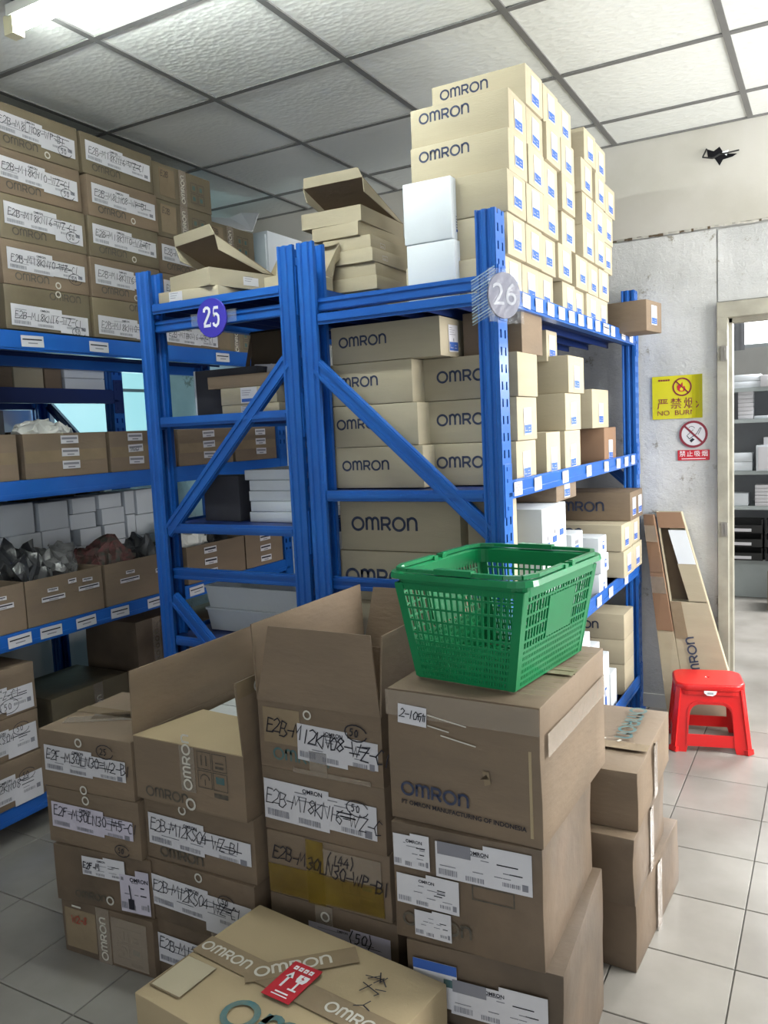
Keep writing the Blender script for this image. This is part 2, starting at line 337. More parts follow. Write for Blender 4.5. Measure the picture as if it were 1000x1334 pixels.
def end_label_mesh():
    mb = MB(); w, h = .072, .085
    mb.box(0, 0, 0, w, h, .0004, 'paper'); z = .0009
    mb.rect(.003, .004, w-.003, .031, z, 'blue_ink')
    for i in range(2): mb.rect(.040, .011+i*.009, .040+.020-.004*i, .0125+i*.009, z+.0004, 'lilac')
    mb.rect(.008, .012, .010, .024, z+.0004, 'lilac'); mb.rect(.010, .012, .030, .0135, z+.0004, 'lilac')
    for i, (a, b) in enumerate(((.006,.03),(.006,.045),(.006,.04),(.006,.05))): mb.rect(a, .075-i*.007, b, .0765-i*.007, z, 'grey_ink')
    mb.rect(.033, .033, .039, .043, z, 'grey_ink')
    return mb.mesh('end_label')
ENDL = end_label_mesh()
def tagstrip_mesh():
    mb = MB(); mb.box(-.05, -.021, 0, .05, .021, .0006, 'paper'); z = .0011
    mb.rect(-.044, .004, .042, .009, z, 'ink'); mb.rect(-.02, -.009, .022, -.005, z, 'grey_ink')
    return mb.mesh('beam_label')
BEAML = tagstrip_mesh()
def beamtag_small():
    mb = MB(); mb.box(-.036, -.021, 0, .036, .021, .0006, 'paper'); z = .0011
    for i in range(3): mb.rect(-.028, .010-i*.008, .018+.006*i, .0125-i*.008, z, 'grey_ink')
    return mb.mesh('beam_label')
BEAMS = beamtag_small()

# ------------------------------------------------------------------ the room
CZ = 2.80; WY = 4.18; XL, XR, YB = -4.05, 1.95, -1.9
fl = MB(); fl.box(XL-.1, YB-.1, -.06, XR+.1, WY+.02, -.006, 'grout'); fl.obj('floor')['kind'] = 'structure'
floor = bpy.data.objects['floor']
tb = bmesh.new(); bmesh.ops.create_cube(tb, size=1)
for v in tb.verts: v.co = Vector((v.co.x*.2965, v.co.y*.2965, v.co.z*.006-.003))
bmesh.ops.bevel(tb, geom=[e for e in tb.edges if all(v.co.z > -.001 for v in e.verts)], offset=.0015, segments=1, affect='EDGES')
tme = bpy.data.meshes.new('floor_tile'); tb.to_mesh(tme); tb.free(); tme.materials.append(MT['tile'])
for i in range(-10, 5):
    for j in range(-5, 7):
        cx = -.221+.3*(i+.5); cy = 2.20+.3*(j+.5)
        if cy > WY-.02 or (i >= 3 and j < 0): continue
        link('floor_tile', tme, floor, Matrix.Translation((cx, cy, 0)))
rest = MB(); rest.box(XL, YB, -.006, XR, .70, -.001, 'tile'); rest.box(1.28, .7, -.006, XR, WY, -.001, 'tile'); rest.box(XL, .7, -.006, -3.221, WY, -.001, 'tile')
tag(rest.obj('floor_tile', floor), kind='stuff')
# ceiling
cb = MB(); cb.box(XL-.1, YB-.1, CZ+.03, XR+.1, WY+.1, CZ+.08, 'grid')
GX = [-2.145+.6*i for i in range(-4, 8)]; GY = [2.635+.6*j for j in range(-8, 4)]
for x in GX:
    if XL < x < XR: cb.box(x-.012, YB, CZ-.002, x+.012, WY, CZ+.004, 'grid'); cb.box(x-.003, YB, CZ, x+.003, WY, CZ+.03, 'grid')
for y in GY:
    if YB < y < WY: cb.box(XL, y-.012, CZ-.0015, XR, y+.012, CZ+.0045, 'grid')
cb.box(XL, WY-.02, CZ-.003, XR, WY, CZ+.004, 'grid')
ceiling = cb.obj('ceiling'); ceiling['kind'] = 'structure'
cp = MB(); cp.box(-.293, -.293, .004, .293, .293, .014, 'ceil'); cpm = cp.mesh('ceiling_panel')
for x in GX[:-1]:
    for y in GY[:-1]:
        cx, cy = x+.3, y+.3
        if cx-.3 < XL or cx+.3 > XR+.4 or cy-.3 < YB-.3 or cy > WY-.1: continue
        if cx > XR: continue
        link('ceiling_panel', cpm, ceiling, Matrix.Translation((cx, cy, CZ)) @ Matrix.Rotation(random.choice([0, math.pi]), 4, 'Z'))
edge = MB(); edge.box(XL, 3.845, CZ+.004, XR, WY, CZ+.014, 'ceil'); edge.box(XL, YB, CZ+.004, -3.95, WY, CZ+.0135, 'ceil'); edge.obj('ceiling_panel', ceiling)
# back wall with its panels, door opening at right
wb = MB(); wb.box(XL-.1, WY+.012, 0, -.487, WY+.1, CZ+.03, 'wallout'); wb.box(-.487, WY+.012, 1.995, .55, WY+.1, CZ+.03, 'wallout'); wb.box(.55, WY+.012, 0, XR+.1, WY+.1, CZ+.03, 'wallout')
wback = wb.obj('wall_back'); wback['kind'] = 'structure'
def wpanel(x0, z0, x1, z1, k, pr=0):
    mb = MB(); mb.box(x0+.002, WY-pr, z0+.002, x1-.002, WY+.012, z1-.002, k); mb.obj('wall_panel', wback)
wpanel(XL, 0, -3.3, 2.345, 'wall'); wpanel(-3.3, 0, -2.2, 2.345, 'wall'); wpanel(-2.2, 0, -1.35, 2.345, 'wall'); wpanel(-1.35, 0, -.49, 2.34, 'wall'); wpanel(-.487, 2.0, .55, 2.335, 'wall'); wpanel(.55, 0, XR, 2.335, 'wall')
wpanel(XL, 2.35, -2.0, CZ, 'wall_up', .008); wpanel(-2.0, 2.35, -.2, CZ, 'wall_up', .008); wpanel(-.2, 2.35, XR, CZ, 'wall_up', .008)
bb = MB(); bb.box(-4, WY-.012, 0, -.49, WY-.001, .07, 'wallout'); bb.obj('baseboard_back')['kind'] = 'structure'
# ragged torn edge where the two panels meet + hole with wire
rg = MB(); rr = random.Random(3); x = -1.3
while x < .5:
    w = rr.uniform(.006, .03); rg.box(x, WY-.010, 2.343+rr.uniform(-.004, .002), x+w, WY-.0085, 2.350+rr.uniform(-.002, .003), rr.choice(['sealant', 'sealant', 'dark_brown'])); x += w*rr.uniform(1, 1.05)
rg.obj('torn_sealant', wback)
hl = MB(); hp = [(-.53,2.70),(-.50,2.685),(-.475,2.70),(-.455,2.665),(-.40,2.655),(-.42,2.645),(-.46,2.64),(-.475,2.615),(-.495,2.65),(-.525,2.66)]
hl.face([(a, WY-.0095, b) for a, b in reversed(hp)], 'dark')
hl.face([(a+.035, WY-.0097, b-.006) for a, b in ((-.50,2.68),(-.47,2.685),(-.48,2.66))], 'sign_white'); hl.obj('torn_hole', wback)
wr = MB(); wp = [(-.53,2.70,0),(-.545,2.66,.02),(-.50,2.645,.03),(-.47,2.66,.02),(-.44,2.655,.035),(-.39,2.662,.02)]
for a, b in zip(wp, wp[1:]): wr.bar((a[0], WY-.012-a[2], a[1]), (b[0], WY-.012-b[2], b[1]), .006, .006, (0, 1, .1), 'rubber')
wr.obj('dangling_wire', wback)
# left wall with frosted window
wl = MB(); wl.box(XL-.1, YB, 0, XL, 3.25, CZ+.03, 'wallout'); wl.box(XL-.1, 3.25, 0, XL, WY+.012, 1.2, 'wallout'); wl.box(XL-.1, 3.25, 2.15, XL, WY+.012, CZ+.03, 'wallout')
wl.obj('wall_left')['kind'] = 'structure'
wn = MB()
for y in (3.25, 3.70, 4.13): wn.box(XL-.03, y, 1.2, XL+.02, y+.035, 2.15, 'alu')
wn.box(XL-.03, 3.25, 1.2, XL+.02, WY, 1.235, 'alu'); wn.box(XL-.03, 3.25, 2.115, XL+.02, WY, 2.15, 'alu'); wn.box(XL-.03, 3.25, 1.8, XL+.01, WY, 1.82, 'alu')
win = wn.obj('window_1'); win['kind'] = 'structure'
for a, b in ((3.285, 3.70), (3.735, 4.13)):
    p = MB(); p.box(XL-.012, a, 1.235, XL-.006, b, 2.115, 'winlight'); p.obj('pane', win)
# right wall with big window opening, wall behind with open doorway
w2 = MB(); w2.box(XR, YB, 0, XR+.1, 2.5, CZ+.03, 'wallout'); w2.box(XR, 4.1, 0, XR+.1, WY+.012, CZ+.03, 'wallout'); w2.box(XR, 2.5, 0, XR+.1, 4.1, .85, 'wallout'); w2.box(XR, 2.5, 2.55, XR+.1, 4.1, CZ+.03, 'wallout')
w2.obj('wall_right')['kind'] = 'structure'
w3 = MB(); w3.box(XL-.1, YB-.1, 0, -.6, YB, CZ+.03, 'wallout'); w3.box(1.2, YB-.1, 0, XR+.1, YB, CZ+.03, 'wallout'); w3.box(-.6, YB-.1, 2.2, 1.2, YB, CZ+.03, 'wallout')
w3.obj('wall_front')['kind'] = 'structure'
wf = MB()
for y in (2.5, 3.28, 4.06): wf.box(XR+.075, y, .85, XR+.1, y+.04, 2.55, 'alu')
wf.box(XR+.075, 2.5, .85, XR+.1, 4.1, .89, 'alu'); wf.box(XR+.075, 2.5, 2.51, XR+.1, 4.1, 2.55, 'alu'); wf.obj('window_2')['kind'] = 'structure'
# door frame
df = MB(); df.box(-.487, WY-.03, 0, -.442, WY+.11, 1.9245, 'frame'); df.box(-.487, WY-.03, 1.925, .55, WY+.11, 1.995, 'frame'); df.box(.505, WY-.03, 0, .55, WY+.11, 1.925, 'frame')
df.box(-.452, WY+.04, 0, -.428, WY+.11, 1.925, 'frame'); df.box(-.442, WY+.04, 1.905, .52, WY+.11, 1.93, 'frame')
door = df.obj('door_1'); door['kind'] = 'structure'
for z in (1.76, .93):
    h = MB(); h.box(-.470, WY-.037, z-.035, -.448, WY-.029, z+.035, 'steel'); h.box(-.453, WY-.043, z-.03, -.443, WY-.029, z+.03, 'steel'); h.obj('hinge', door)
# next room
nr = MB(); nr.box(-3.2, WY+.1, -.06, 3.2, 9.6, -.001, 'tile'); tag(nr.obj('floor_next_room'), kind='structure')
nw = MB(); nw.box(-3.3, 9.6, 0, 3.3, 9.7, 2.17, 'wallout'); nw.box(-3.3, 9.6, 2.75, 3.3, 9.7, 3.1, 'wallout'); nw.box(-3.3, WY+.1, 0, -3.2, 9.6, 3.1, 'wallout'); nw.box(3.2, WY+.1, 0, 3.3, 9.6, 3.1, 'wallout'); nw.box(-3.3, 9.6, 2.17, -1.25, 9.7, 2.75, 'wallout')
nw.obj('wall_next_room')['kind'] = 'structure'
nc = MB(); nc.box(-3.3, WY+.1, 3.1, 3.3, 9.7, 3.2, 'wallout'); nc.obj('ceiling_next_room')['kind'] = 'structure'
n2 = MB(); n2.box(-1.25, 9.62, 2.17, 3.2, 9.66, 2.21, 'alu'); n2.box(-1.25, 9.62, 2.71, 3.2, 9.66, 2.75, 'alu')
for x in (-1.25, -.2, .9): n2.box(x, 9.62, 2.17, x+.05, 9.66, 2.75, 'alu')
n2o = n2.obj('window_3'); n2o['kind'] = 'structure'
p = MB(); p.box(-1.25, 9.668, 2.17, 3.2, 9.675, 2.75, 'winwhite'); p.obj('pane', n2o)
cu = MB()
for i in range(9):
    cu.face([(-1.12+.03*i, 9.58+.012*(i % 2), 2.15), (-1.09+.03*i, 9.58+.012*((i+1) % 2), 2.15), (-1.09+.03*i, 9.58+.012*((i+1) % 2), 2.8), (-1.12+.03*i, 9.58+.012*(i % 2), 2.8)], 'grey_card')
tag(cu.obj('curtain'), 'grey curtain bunched at the edge of the bright window in the next room', 'curtain')

# ------------------------------------------------------------------ racks
PW, PD = .062, .074
def post_mesh(H):
    """folded channel: slotted web on +X, two grooved flanges, open towards -X (mirror for the other side)"""
    mb = MB(); t = .0022
    def prof(sign):
        y = sign*PD/2; q = -sign
        pts = [(PW/2, y), (.018, y), (.014, y+q*.006), (.005, y+q*.006), (.001, y), (-.010, y), (-.014, y+q*.006), (-.021, y+q*.006), (-.025, y), (-PW/2, y), (-PW/2, y+q*.012)]
        for (ax, ay), (bx, by) in zip(pts, pts[1:]):
            mb.hexa([(ax,ay,0),(bx,by,0),(bx,by+q*t,0),(ax,ay+q*t,0),(ax,ay,H),(bx,by,H),(bx,by+q*t,H),(ax,ay+q*t,H)], 'blue')
    prof(1); prof(-1)
    # web with two rows of slots, 50 mm pitch
    ys = [-PD/2, -.023, -.012, .012, .023, PD/2]; z = 0; step = .05
    x0, x1 = PW/2-t, PW/2
    for a, b in ((0, 1), (2, 3), (4, 5)): mb.box(x0, ys[a], 0, x1, ys[b], H, 'blue')
    while z < H-.001:
        zt = min(z+step, H)
        for a, b in ((1, 2), (3, 4)): mb.box(x0, ys[a], z, x1, ys[b], min(z+.026, H), 'blue')
        z = zt
    return mb.mesh('post')
def brace_mb(a, b, w=.048, k='blue'):
    """channel with two raised ribs, lying in the XZ plane"""
    mb = MB(); a = Vector(a); b = Vector(b); up = (0, -1, 0)
    mb.bar(a, b, w, .020, up, k); d = (b-a).normalized(); s = d.cross(Vector(up)).normalized()
    for q in (-.3, .3): mb.bar(a+s*w*q+Vector((0,-.011,0)), b+s*w*q+Vector((0,-.011,0)), w*.22, .006, up, k)
    return mb
def beam_mesh(L, h, k, right):
    """long beam along +Y from 0, outer face at x=0 looking +X (right) or -X"""
    s = 1 if right else -1; mb = MB()
    mb.box(min(0, -s*.010), 0, -h, max(0, -s*.010), L, 0, k)
    mb.box(min(-s*.002, -s*.008), .001, 0, max(-s*.002, -s*.008), L-.001, .004, k)
    mb.box(min(-s*.010, -s*.036), .001, -h, max(-s*.010, -s*.036), L-.001, -h+.010, k)
    mb.box(min(0, s*.003), .001, -h+.008, max(0, s*.003), L-.001, -h+.02, k)
    return mb.mesh('long_beam')
def connector_mesh(h, k, right):
    s = 1 if right else -1; mb = MB()
    mb.box(min(0, s*.003), -.03, -h-.05, max(0, s*.003), .03, .055, k)
    for z in (-h-.03, -.0, .035): mb.box(min(0, s*.005), -.012, z, max(0, s*.005), .012, z+.012, k)
    return mb.mesh('beam_connector')
def rack(name, label, group, x0, x1, y0, y1, levels, H=2.09, bars=(1.89, .97, .13), diags=(), bh=.05, kind='blue', labels=None, top_inset=.045):
    root = empty(name, ((x0+x1)/2, (y0+y1)/2, 0), 0, label, 'rack', group)
    cx, cy = (x0+x1)/2, (y0+y1)/2; inv = Vector((-cx, -cy, 0))
    pm = _cm.get(('post', H)) or post_mesh(H); _cm[('post', H)] = pm
    for X, mir in ((x1, 0), (x0, 1)):
        for Y in (y0+PD/2, y1-PD/2):
            m = Matrix.Translation((X-(PW/2 if not mir else -PW/2)-cx, Y-cy, 0))
            if mir: m = m @ Matrix.Rotation(math.pi, 4, 'Z')
            p = link('post', pm, root, m)
            f = MB(); f.box(-.045, -.045, 0, .045, .045, .004, kind); f.obj('foot_plate', p)
    for Y in (y0+PD/2, y1-PD/2):
        for z in bars:
            mb = brace_mb((x0+PW-.006-cx, Y-cy, z), (x1-PW+.006-cx, Y-cy, z), .042, kind); mb.obj('cross_bar', root)
        for (xa, za, xb, zb) in diags:
            mb = brace_mb((xa-cx, Y-.022-cy if Y < cy else Y+.022-cy, za), (xb-cx, Y-.022-cy if Y < cy else Y+.022-cy, zb), .05, kind); mb.obj('diagonal_brace', root)
    L = y1-y0-PD*1.0
    for li, z in enumerate(levels):
        for X, right in ((x1, True), (x0, False)):
            h = bh if isinstance(bh, float) else bh[li]
            xx = X-cx+(.0006 if right else -.0006)
            b = link('long_beam', beam_mesh(L, h, kind, right), root, Matrix.Translation((xx, y0+PD/2-cy, z)))
            cm = connector_mesh(h, kind, right)
            for yy in (0, L): link('beam_connector', cm, b, Matrix.Translation((0, yy, 0)))
            if right and labels and li in labels:
                for (yl, small) in labels[li]:
                    mm = Matrix(((0,0,1,.0035),(1,0,0,yl-(y0+PD/2)),(0,1,0,-h/2+.002),(0,0,0,1)))
                    rr = random.Random(int(yl*1000)); mm = mm @ Matrix.Rotation(rr.uniform(-.04, .04), 4, 'Z')
                    link('beam_label', BEAMS if small else BEAML, b, mm)
        # deck of long folded panels resting on ledges inside the beams
        n = max(3, int((x1-x0)/.11)); pw = (x1-x0-.09)/n
        zt = z-top_inset
        for i in range(n):
            xa = x0+.045+i*pw-cx; mb = MB()
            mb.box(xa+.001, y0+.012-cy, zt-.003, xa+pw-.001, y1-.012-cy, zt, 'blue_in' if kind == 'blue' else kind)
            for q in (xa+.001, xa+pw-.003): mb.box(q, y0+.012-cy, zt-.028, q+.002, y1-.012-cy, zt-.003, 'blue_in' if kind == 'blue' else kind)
            mb.obj('shelf_panel', root)
        mb = MB(); mb.box(x0+.064-cx, y0+.006-cy, zt-.032, x1-.064-cx, y0+.012-cy, zt+.003, kind); mb.box(x0+.066-cx, y0+.002-cy, zt-.022, x1-.066-cx, y0+.007-cy, zt-.008, kind); mb.obj('deck_edge', root)
    return root
R26L = {0: [(2.36+.125*i, True) for i in range(9)]+[(3.50,False),(3.62,True),(3.82,True),(3.98,True)],
        1: [(2.36,True),(2.55,True),(2.86,True),(3.18,True),(3.46,True),(3.68,True),(3.84,True),(3.98,True)],
        2: [(2.5,True),(2.75,True),(3.05,True),(3.3,True),(3.5,True),(3.8,True)]}
rack('storage_rack', 'right-hand blue steel rack with a film-wrapped number plaque on its front post', 'blue shelving racks', -1.533, -.848, 2.243, 4.15,
     [1.878, 1.303, .757, .188], diags=[(-1.494, 1.70, -.892, 1.15), (-1.494, .40, -.892, .90)], bh=[.052, .052, .055, .06], labels=R26L, top_inset=.022)
rack('storage_rack', 'middle blue steel rack with a round blue number 25 sign on its end', 'blue shelving racks', -2.249, -1.549, 2.243, 4.15,
     [1.965, 1.555, 1.16, .73, .14], diags=[(-2.19, 1.13, -1.60, 1.72), (-2.19, .88, -1.62, .33)], bh=[.05, .04, .04, .05, .05], top_inset=.0)
RAL = {0: [(2.10,False),(2.42,False),(2.75,False),(3.2,False)], 2: [(1.93,False),(2.07,False),(2.24,False),(2.42,False),(2.63,False),(2.9,False),(3.2,False)]}
rack('storage_rack', 'left-hand blue steel rack along the aisle, loaded to the ceiling with cartons', 'blue shelving racks', -3.24, -2.665, 1.50, 3.70,
     [1.902, 1.345, .782, .135], diags=[(-3.19, .9, -2.7, .35)], bh=[.068, .066, .058, .055], labels=RAL, bars=(1.7, .97, .13), H=2.02, top_inset=-.004)
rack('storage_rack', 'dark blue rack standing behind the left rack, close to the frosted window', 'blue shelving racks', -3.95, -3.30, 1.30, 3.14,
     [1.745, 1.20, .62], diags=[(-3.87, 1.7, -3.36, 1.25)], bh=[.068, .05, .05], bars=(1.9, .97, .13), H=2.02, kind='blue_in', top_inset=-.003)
# round sign 25
s25 = empty('number_sign', (-1.878, 2.215, 1.886), 0, 'round dark blue sign reading 25 tied on the cross bar of the middle rack', 'sign')
me = plate([arc(0, 0, .064, .066, 0, 348, 30)], .0025, .001, 'sign_blue'); me.name = 'sign_disc'
MF = Matrix(((1,0,0,0),(0,0,-1,0),(0,1,0,0),(0,0,0,1)))      # lay an xy outline upright, facing -Y
link('sign_disc', me, s25, MF)
def fat_digits(parent, k, H, mw):
    mb = MB()
    two = [(-.82,.55),(-.78,.78),(-.6,.93),(-.38,.93),(-.2,.78),(-.18,.52),(-.32,.25),(-.62,-.2),(-.85,-.55)]
    five = [(.88,.86),(.34,.86),(.26,.10)]; five2 = [(.26,.10),(.42,.30),(.64,.30),(.84,.10),(.86,-.25),(.76,-.6),(.52,-.78),(.28,-.66),(.22,-.45)]
    S = H/1.7
    mb.ribbon([(a*S, b*S) for a, b in two], .26*S, 0, k); mb.ribbon([(-.92*S,-.68*S),(-.10*S,-.68*S)], .26*S, 0, k); mb.ribbon([(-.15*S,-.68*S),(-.10*S,-.40*S)], .10*S, 0, k)
    mb.ribbon([(a*S, b*S) for a, b in five[:2]], .26*S, 0, k); mb.ribbon([(a*S, b*S) for a, b in five[1:]], .12*S, 0, k); mb.ribbon([(a*S, b*S) for a, b in five2], .24*S, 0, k)
    return mb.obj('sign_number', parent, mw)
fat_digits(s25, 'sign_white', .064, Matrix(((1,0,0,0),(0,0,-1,-.0045),(0,1,0,0),(0,0,0,1))))
tp = MB()
for sx in (-1, 1): tp = MB(); tp.box(sx*.070-.03, .006, -.020, sx*.070+.03, .0085, .022, 'film'); tp.obj('tie_tape', s25)
# 26 plaque wrapped in film
s26 = empty('number_sign', (-.822, 2.226, 1.838), math.radians(58), 'round number 26 plaque strapped to the right rack post under clear film', 'sign')
me = plate([arc(0, 0, .056, .064, 0, 348, 30)], .0025, .001, 'plaque'); me.name = 'sign_disc'
link('sign_disc', me, s26, MF)
t26 = text_mesh('26', .088, 'sign_grey', False, 'CENTER'); link('sign_number', t26, s26, Matrix(((1,0,0,0),(0,0,-1,-.0045),(0,1,0,0),(0,0,0,1))))
rr = random.Random(5); fm = MB(); nx, nz = 10, 12     # crumpled film sheet over plaque
gp = [[(-.062+.124*i/nx, -.0065-rr.uniform(0, .007), -.078+.15*j/nz+rr.uniform(-.004, .004)) for i in range(nx+1)] for j in range(nz+1)]
for j in range(nz):
    for i in range(nx): fm.face([gp[j][i], gp[j][i+1], gp[j+1][i+1]], 'film'); fm.face([gp[j][i], gp[j+1][i+1], gp[j+1][i]], 'film')
tag(fm.obj('plastic_wrap', s26), 'crinkled clear film')
fm = MB(); c26 = math.radians(-58)                  # film bands pulled round the post, in rack direction
Mx = Matrix.Rotation(c26, 4, 'Z')
for i in range(15):
    z = -.06+.009*i; a_, b_ = Mx @ Vector((-.103, .012, z-.012)), Mx @ Vector((-.030, .012, z+.022))
    fm.bar(a_, b_, .0016+.001*(i % 3), .0006, Mx @ Vector((0, -1, 0)), 'film2')
o_ = [Mx @ Vector(q) for q in ((-.104, .0135, -.065), (-.030, .0135, -.05), (-.030, .0135, .085), (-.104, .0135, .055))]; fm.face(o_, 'film')
tag(fm.obj('film_band', s26), 'film strands round the post')

# ------------------------------------------------------------------ cartons
ORD = ['bottom', 'second', 'third', 'fourth', 'fifth', 'sixth']
COLN = ['nearest', 'second', 'third', 'fourth', 'fifth', 'sixth', 'seventh']
def carton(x, y, z, w, d, h, k='kraft', rz=0, label='', group=None, name='carton', jit=0, seed=0, cat='box', seam=None, body='carton_body'):
    root = empty(name, (x, y, z), rz, label, cat, group)
    link(body, carton_mesh(w, d, h, k, jit, seed), root)
    if seam:      # closing flaps on top with the meeting slit
        mb = MB(); mb.box(-w/2+.001, -.0015, h-.0005, w/2-.001, .0015, h+.0006, 'dark_brown')
        mb.obj('flap_slit', root)
    root['_'] = 0; del root['_']
    return root
def strip(root, face, dims, u, v, w, h, k='tape', name='packing_tape', rot=0, lift=.0016):
    mb = MB(); mb.box(0, 0, 0, w, h, .0005, k); return mb.obj(name, root, fmat(face, *dims, u, v, rot, lift))
# -- wall of small cartons on top of the right rack (shelf surface 1.856)
L26, H26, W26 = .325, .1235, .168
colsY = {1: [2.35, 2.52, 2.685, 2.935, 3.105, 3.275, 3.445],
         2: [2.36, 2.53, 2.70, 2.87, 3.115, 3.29, 3.465],
         3: [2.358, 2.532, 2.70, 2.945, 3.19, 3.365, 3.54],
         4: [2.385, 2.555, 2.73, 2.92, 3.20, 3.38, 3.555],
         5: [2.41, 2.58, 2.745, 2.925, 3.18, 3.41, 3.60],
         6: [None, 2.57, 2.75, 2.93, 3.235, 3.43, None]}
rr = random.Random(11); n = 0
LOGO_F = [(5, 0), (4, 0), (6, 1)]
for row in range(1, 7):
    for c, y0 in enumerate(colsY[row]):
        if y0 is None: continue
        x1 = -.8605-rr.uniform(0, .014)+(.012 if row > 1 else 0); n += 1
        zz = 1.857+(row-1)*H26-.002*0
        o = carton(x1-L26/2, y0+.164/2, zz, L26, .164, H26-.0015, 'kraft', rr.uniform(-.012, .012),
                   'small kraft carton, %s up in the %s stack on the right rack top' % (['first','second','third','fourth','fifth','sixth'][row-1], COLN[c]), 'kraft cartons on top of the right rack')
        link('end_label', ENDL, o, fmat('R', L26, .164, H26, .050, .020+rr.uniform(-.006, .006), rr.uniform(-.05, .05)))
        if (row, c) in LOGO_F: logo(o, .034, 'navy', fmat('F', L26, .164, H26, .03, .072))
        elif c == 0: pass
def kraft_box(x1, y0, z, L, W, H, label, group, k='kraft', lg=None, endl=True, rz=0, two=False, lh=.036, lu=.03, lv=None):
    if any(a-.06 < z < a for a in (1.878, 1.303, .757, .188)): x1 = min(x1, -.8605)
    o = carton(x1-L/2, y0+W/2, z, L, W, H, k, rz, label, group)
    if lg: logo(o, lh, lg, fmat('F', L, W, H, lu, lv if lv is not None else H*.42))
    if endl: link('end_label', ENDL, o, fmat('R', L, W, H, W*.5-.036, H*.12, random.uniform(-.04, .04)))
    return o
# back row on the rack top: white boxes by the post and plain cartons behind
for i, (z, hh) in enumerate(((1.857, .185), (2.043, .185))):
    o = carton(-1.09-.006*i, 2.31+.16, z, .162, .30, hh-.002, 'white_card', .0, '%s white carton standing on the right rack top behind the front post' % ('lower' if i == 0 else 'upper'), 'white cartons on the rack top')
    mb = MB()
    for q in range(5): mb.rect(0, q*.008, .03-.004*(q % 3), .003+q*.008, 0, 'grey_ink')
    mb.rect(.0, -.012, .034, -.004, 0, 'blue_ink'); mb.obj('printed_mark', o, fmat('R', .162, .30, hh, .03, .035))
g = 'kraft cartons in the upper bay of the right rack'
Z1 = 1.284
kraft_box(-1.075, 2.335, 1.699, .40, .20, .122, 'top kraft carton of the left stack in the upper bay, its end label showing', g, lg='navy')
for i, z in enumerate((1.285, 1.423, 1.561)):
    kraft_box(-1.150-.014*i, 2.335, z, .335, .20, .1365, '%s kraft carton of the left stack in the upper bay of the right rack' % ['lowest', 'second', 'third'][i], g, lg='navy', endl=False)
for i, z in enumerate((1.285, 1.423, 1.561)):
    kraft_box(-.868+.006*i, 2.42, z, .325, .19, .1365, '%s kraft carton right behind the front post in the upper bay' % ['lowest', 'middle', 'topmost'][i], g, lg='navy', endl=(i != 2), lh=.040, lu=.05, lv=.055)
kraft_box(-.95, 2.68, 1.70, .25, .14, .115, 'small kraft carton seen between the two stacks at the top of the upper bay', g)
kraft_box(-.93, 2.95, 1.70, .25, .13, .115, 'small kraft carton set far back at the top of the upper bay', g)
kraft_box(-.862, 2.485, 1.6985, .20, .205, .14, 'plain kraft carton on top of the stack beside the front post', g, k='kraft_dim', endl=False)
kraft_box(-.862, 2.705, 1.285, .30, .16, .157, 'narrow kraft carton standing second from the front post in the upper bay', g)
kraft_box(-.858, 2.92, 1.285, .30, .205, .157, 'kraft carton with red and blue label in the middle of the upper bay', g)
kraft_box(-.862, 2.94, 1.443, .31, .205, .137, 'kraft carton, second of the middle stack in the upper bay', g)
kraft_box(-.855, 2.965, 1.581, .32, .21, .137, 'top kraft carton of the middle stack with a loose flap above', g)
kraft_box(-.86, 3.50, 1.285, .42, .21, .157, 'long kraft carton lying near the far post in the upper bay', g, k='red_brown')
kraft_box(-.865, 3.33, 1.443, .30, .27, .160, 'cream kraft carton on the long carton near the far post', g)
# middle bay
g = 'cartons in the middle bay of the right rack'; Z2 = .7365
kraft_box(-1.03, 2.335, 1.075, .445, .26, .165, 'upper large kraft carton at the front end of the middle bay', g, lg='navy', endl=False, lh=.050, lu=.045, lv=.065)
kraft_box(-1.02, 2.330, .905, .47, .26, .168, 'lower large kraft carton at the front end of the middle bay', g, lg='navy', endl=False, lh=.054, lu=.03, lv=.055)
kraft_box(-.98, 2.335, Z2, .47, .26, .167, 'bottom kraft carton at the front end of the middle bay', g, endl=False)
kraft_box(-.885, 2.335, Z2, .12, .12, .525, 'tall narrow cream carton just behind the front post in the middle bay', g, endl=False)
carton(-1.01, 2.72, Z2, .33, .27, .16, 'white_card', 0, 'white carton under the one with three blue labels in the middle bay', g)
o = carton(-1.01, 2.72, Z2+.1615, .33, .27, .292, 'white_card', 0, 'big white carton with three small blue labels in the middle bay', g)
for i in range(3):
    mb = MB(); mb.rect(0, 0, .045, .022, 0, 'blue_ink'); mb.rect(.02, .03, .028, .045, 0, 'grey_ink')
    for q in range(3): mb.rect(0, .06+q*.012, .03, .062+q*.012, 0, 'grey_ink')
    mb.obj('end_label', o, fmat('R', .33, .27, .292, .03+.08*i, .15+.015*i))
kraft_box(-.86, 2.80, 1.1915, .34, .25, .072, 'flat dark kraft carton pushed under the upper shelf in the middle bay', g, k='kraft_dim')
for i, (y, z) in enumerate(((3.66, .7625), (3.866, .7625), (3.655, .8835), (3.862, .8835))):
    o = kraft_box(-.822-.004*i, y, z, .50, .200, .1195, '%s %s kraft carton of the far stack in the middle bay' % (('lower', 'lower', 'upper', 'upper')[i], ('near', 'far', 'near', 'far')[i]), g, lg='navy' if i == 2 else None, lh=.045, lu=.10, lv=.06)
o = carton(-1.04, 3.932, 1.0045, .44, .27, .133, 'kraft_dim', 0, 'wide brown carton lying across the far stack of the middle bay', g); dm_ = (.44, .27, .133)
logo(o, .050, 'navy', fmat('F', *dm_, .07, .042))
for i in (0, 1): link('end_label', ENDL, o, fmat('R', *dm_, .04+.13*i, .02))
mb = MB(); mb.rect(0, 0, .2, .006, 0, 'dark_brown'); mb.rect(.02, .02, .26, .024, 0, 'grey_ink'); mb.obj('printed_line', o, fmat('T', *dm_, .08, .05))
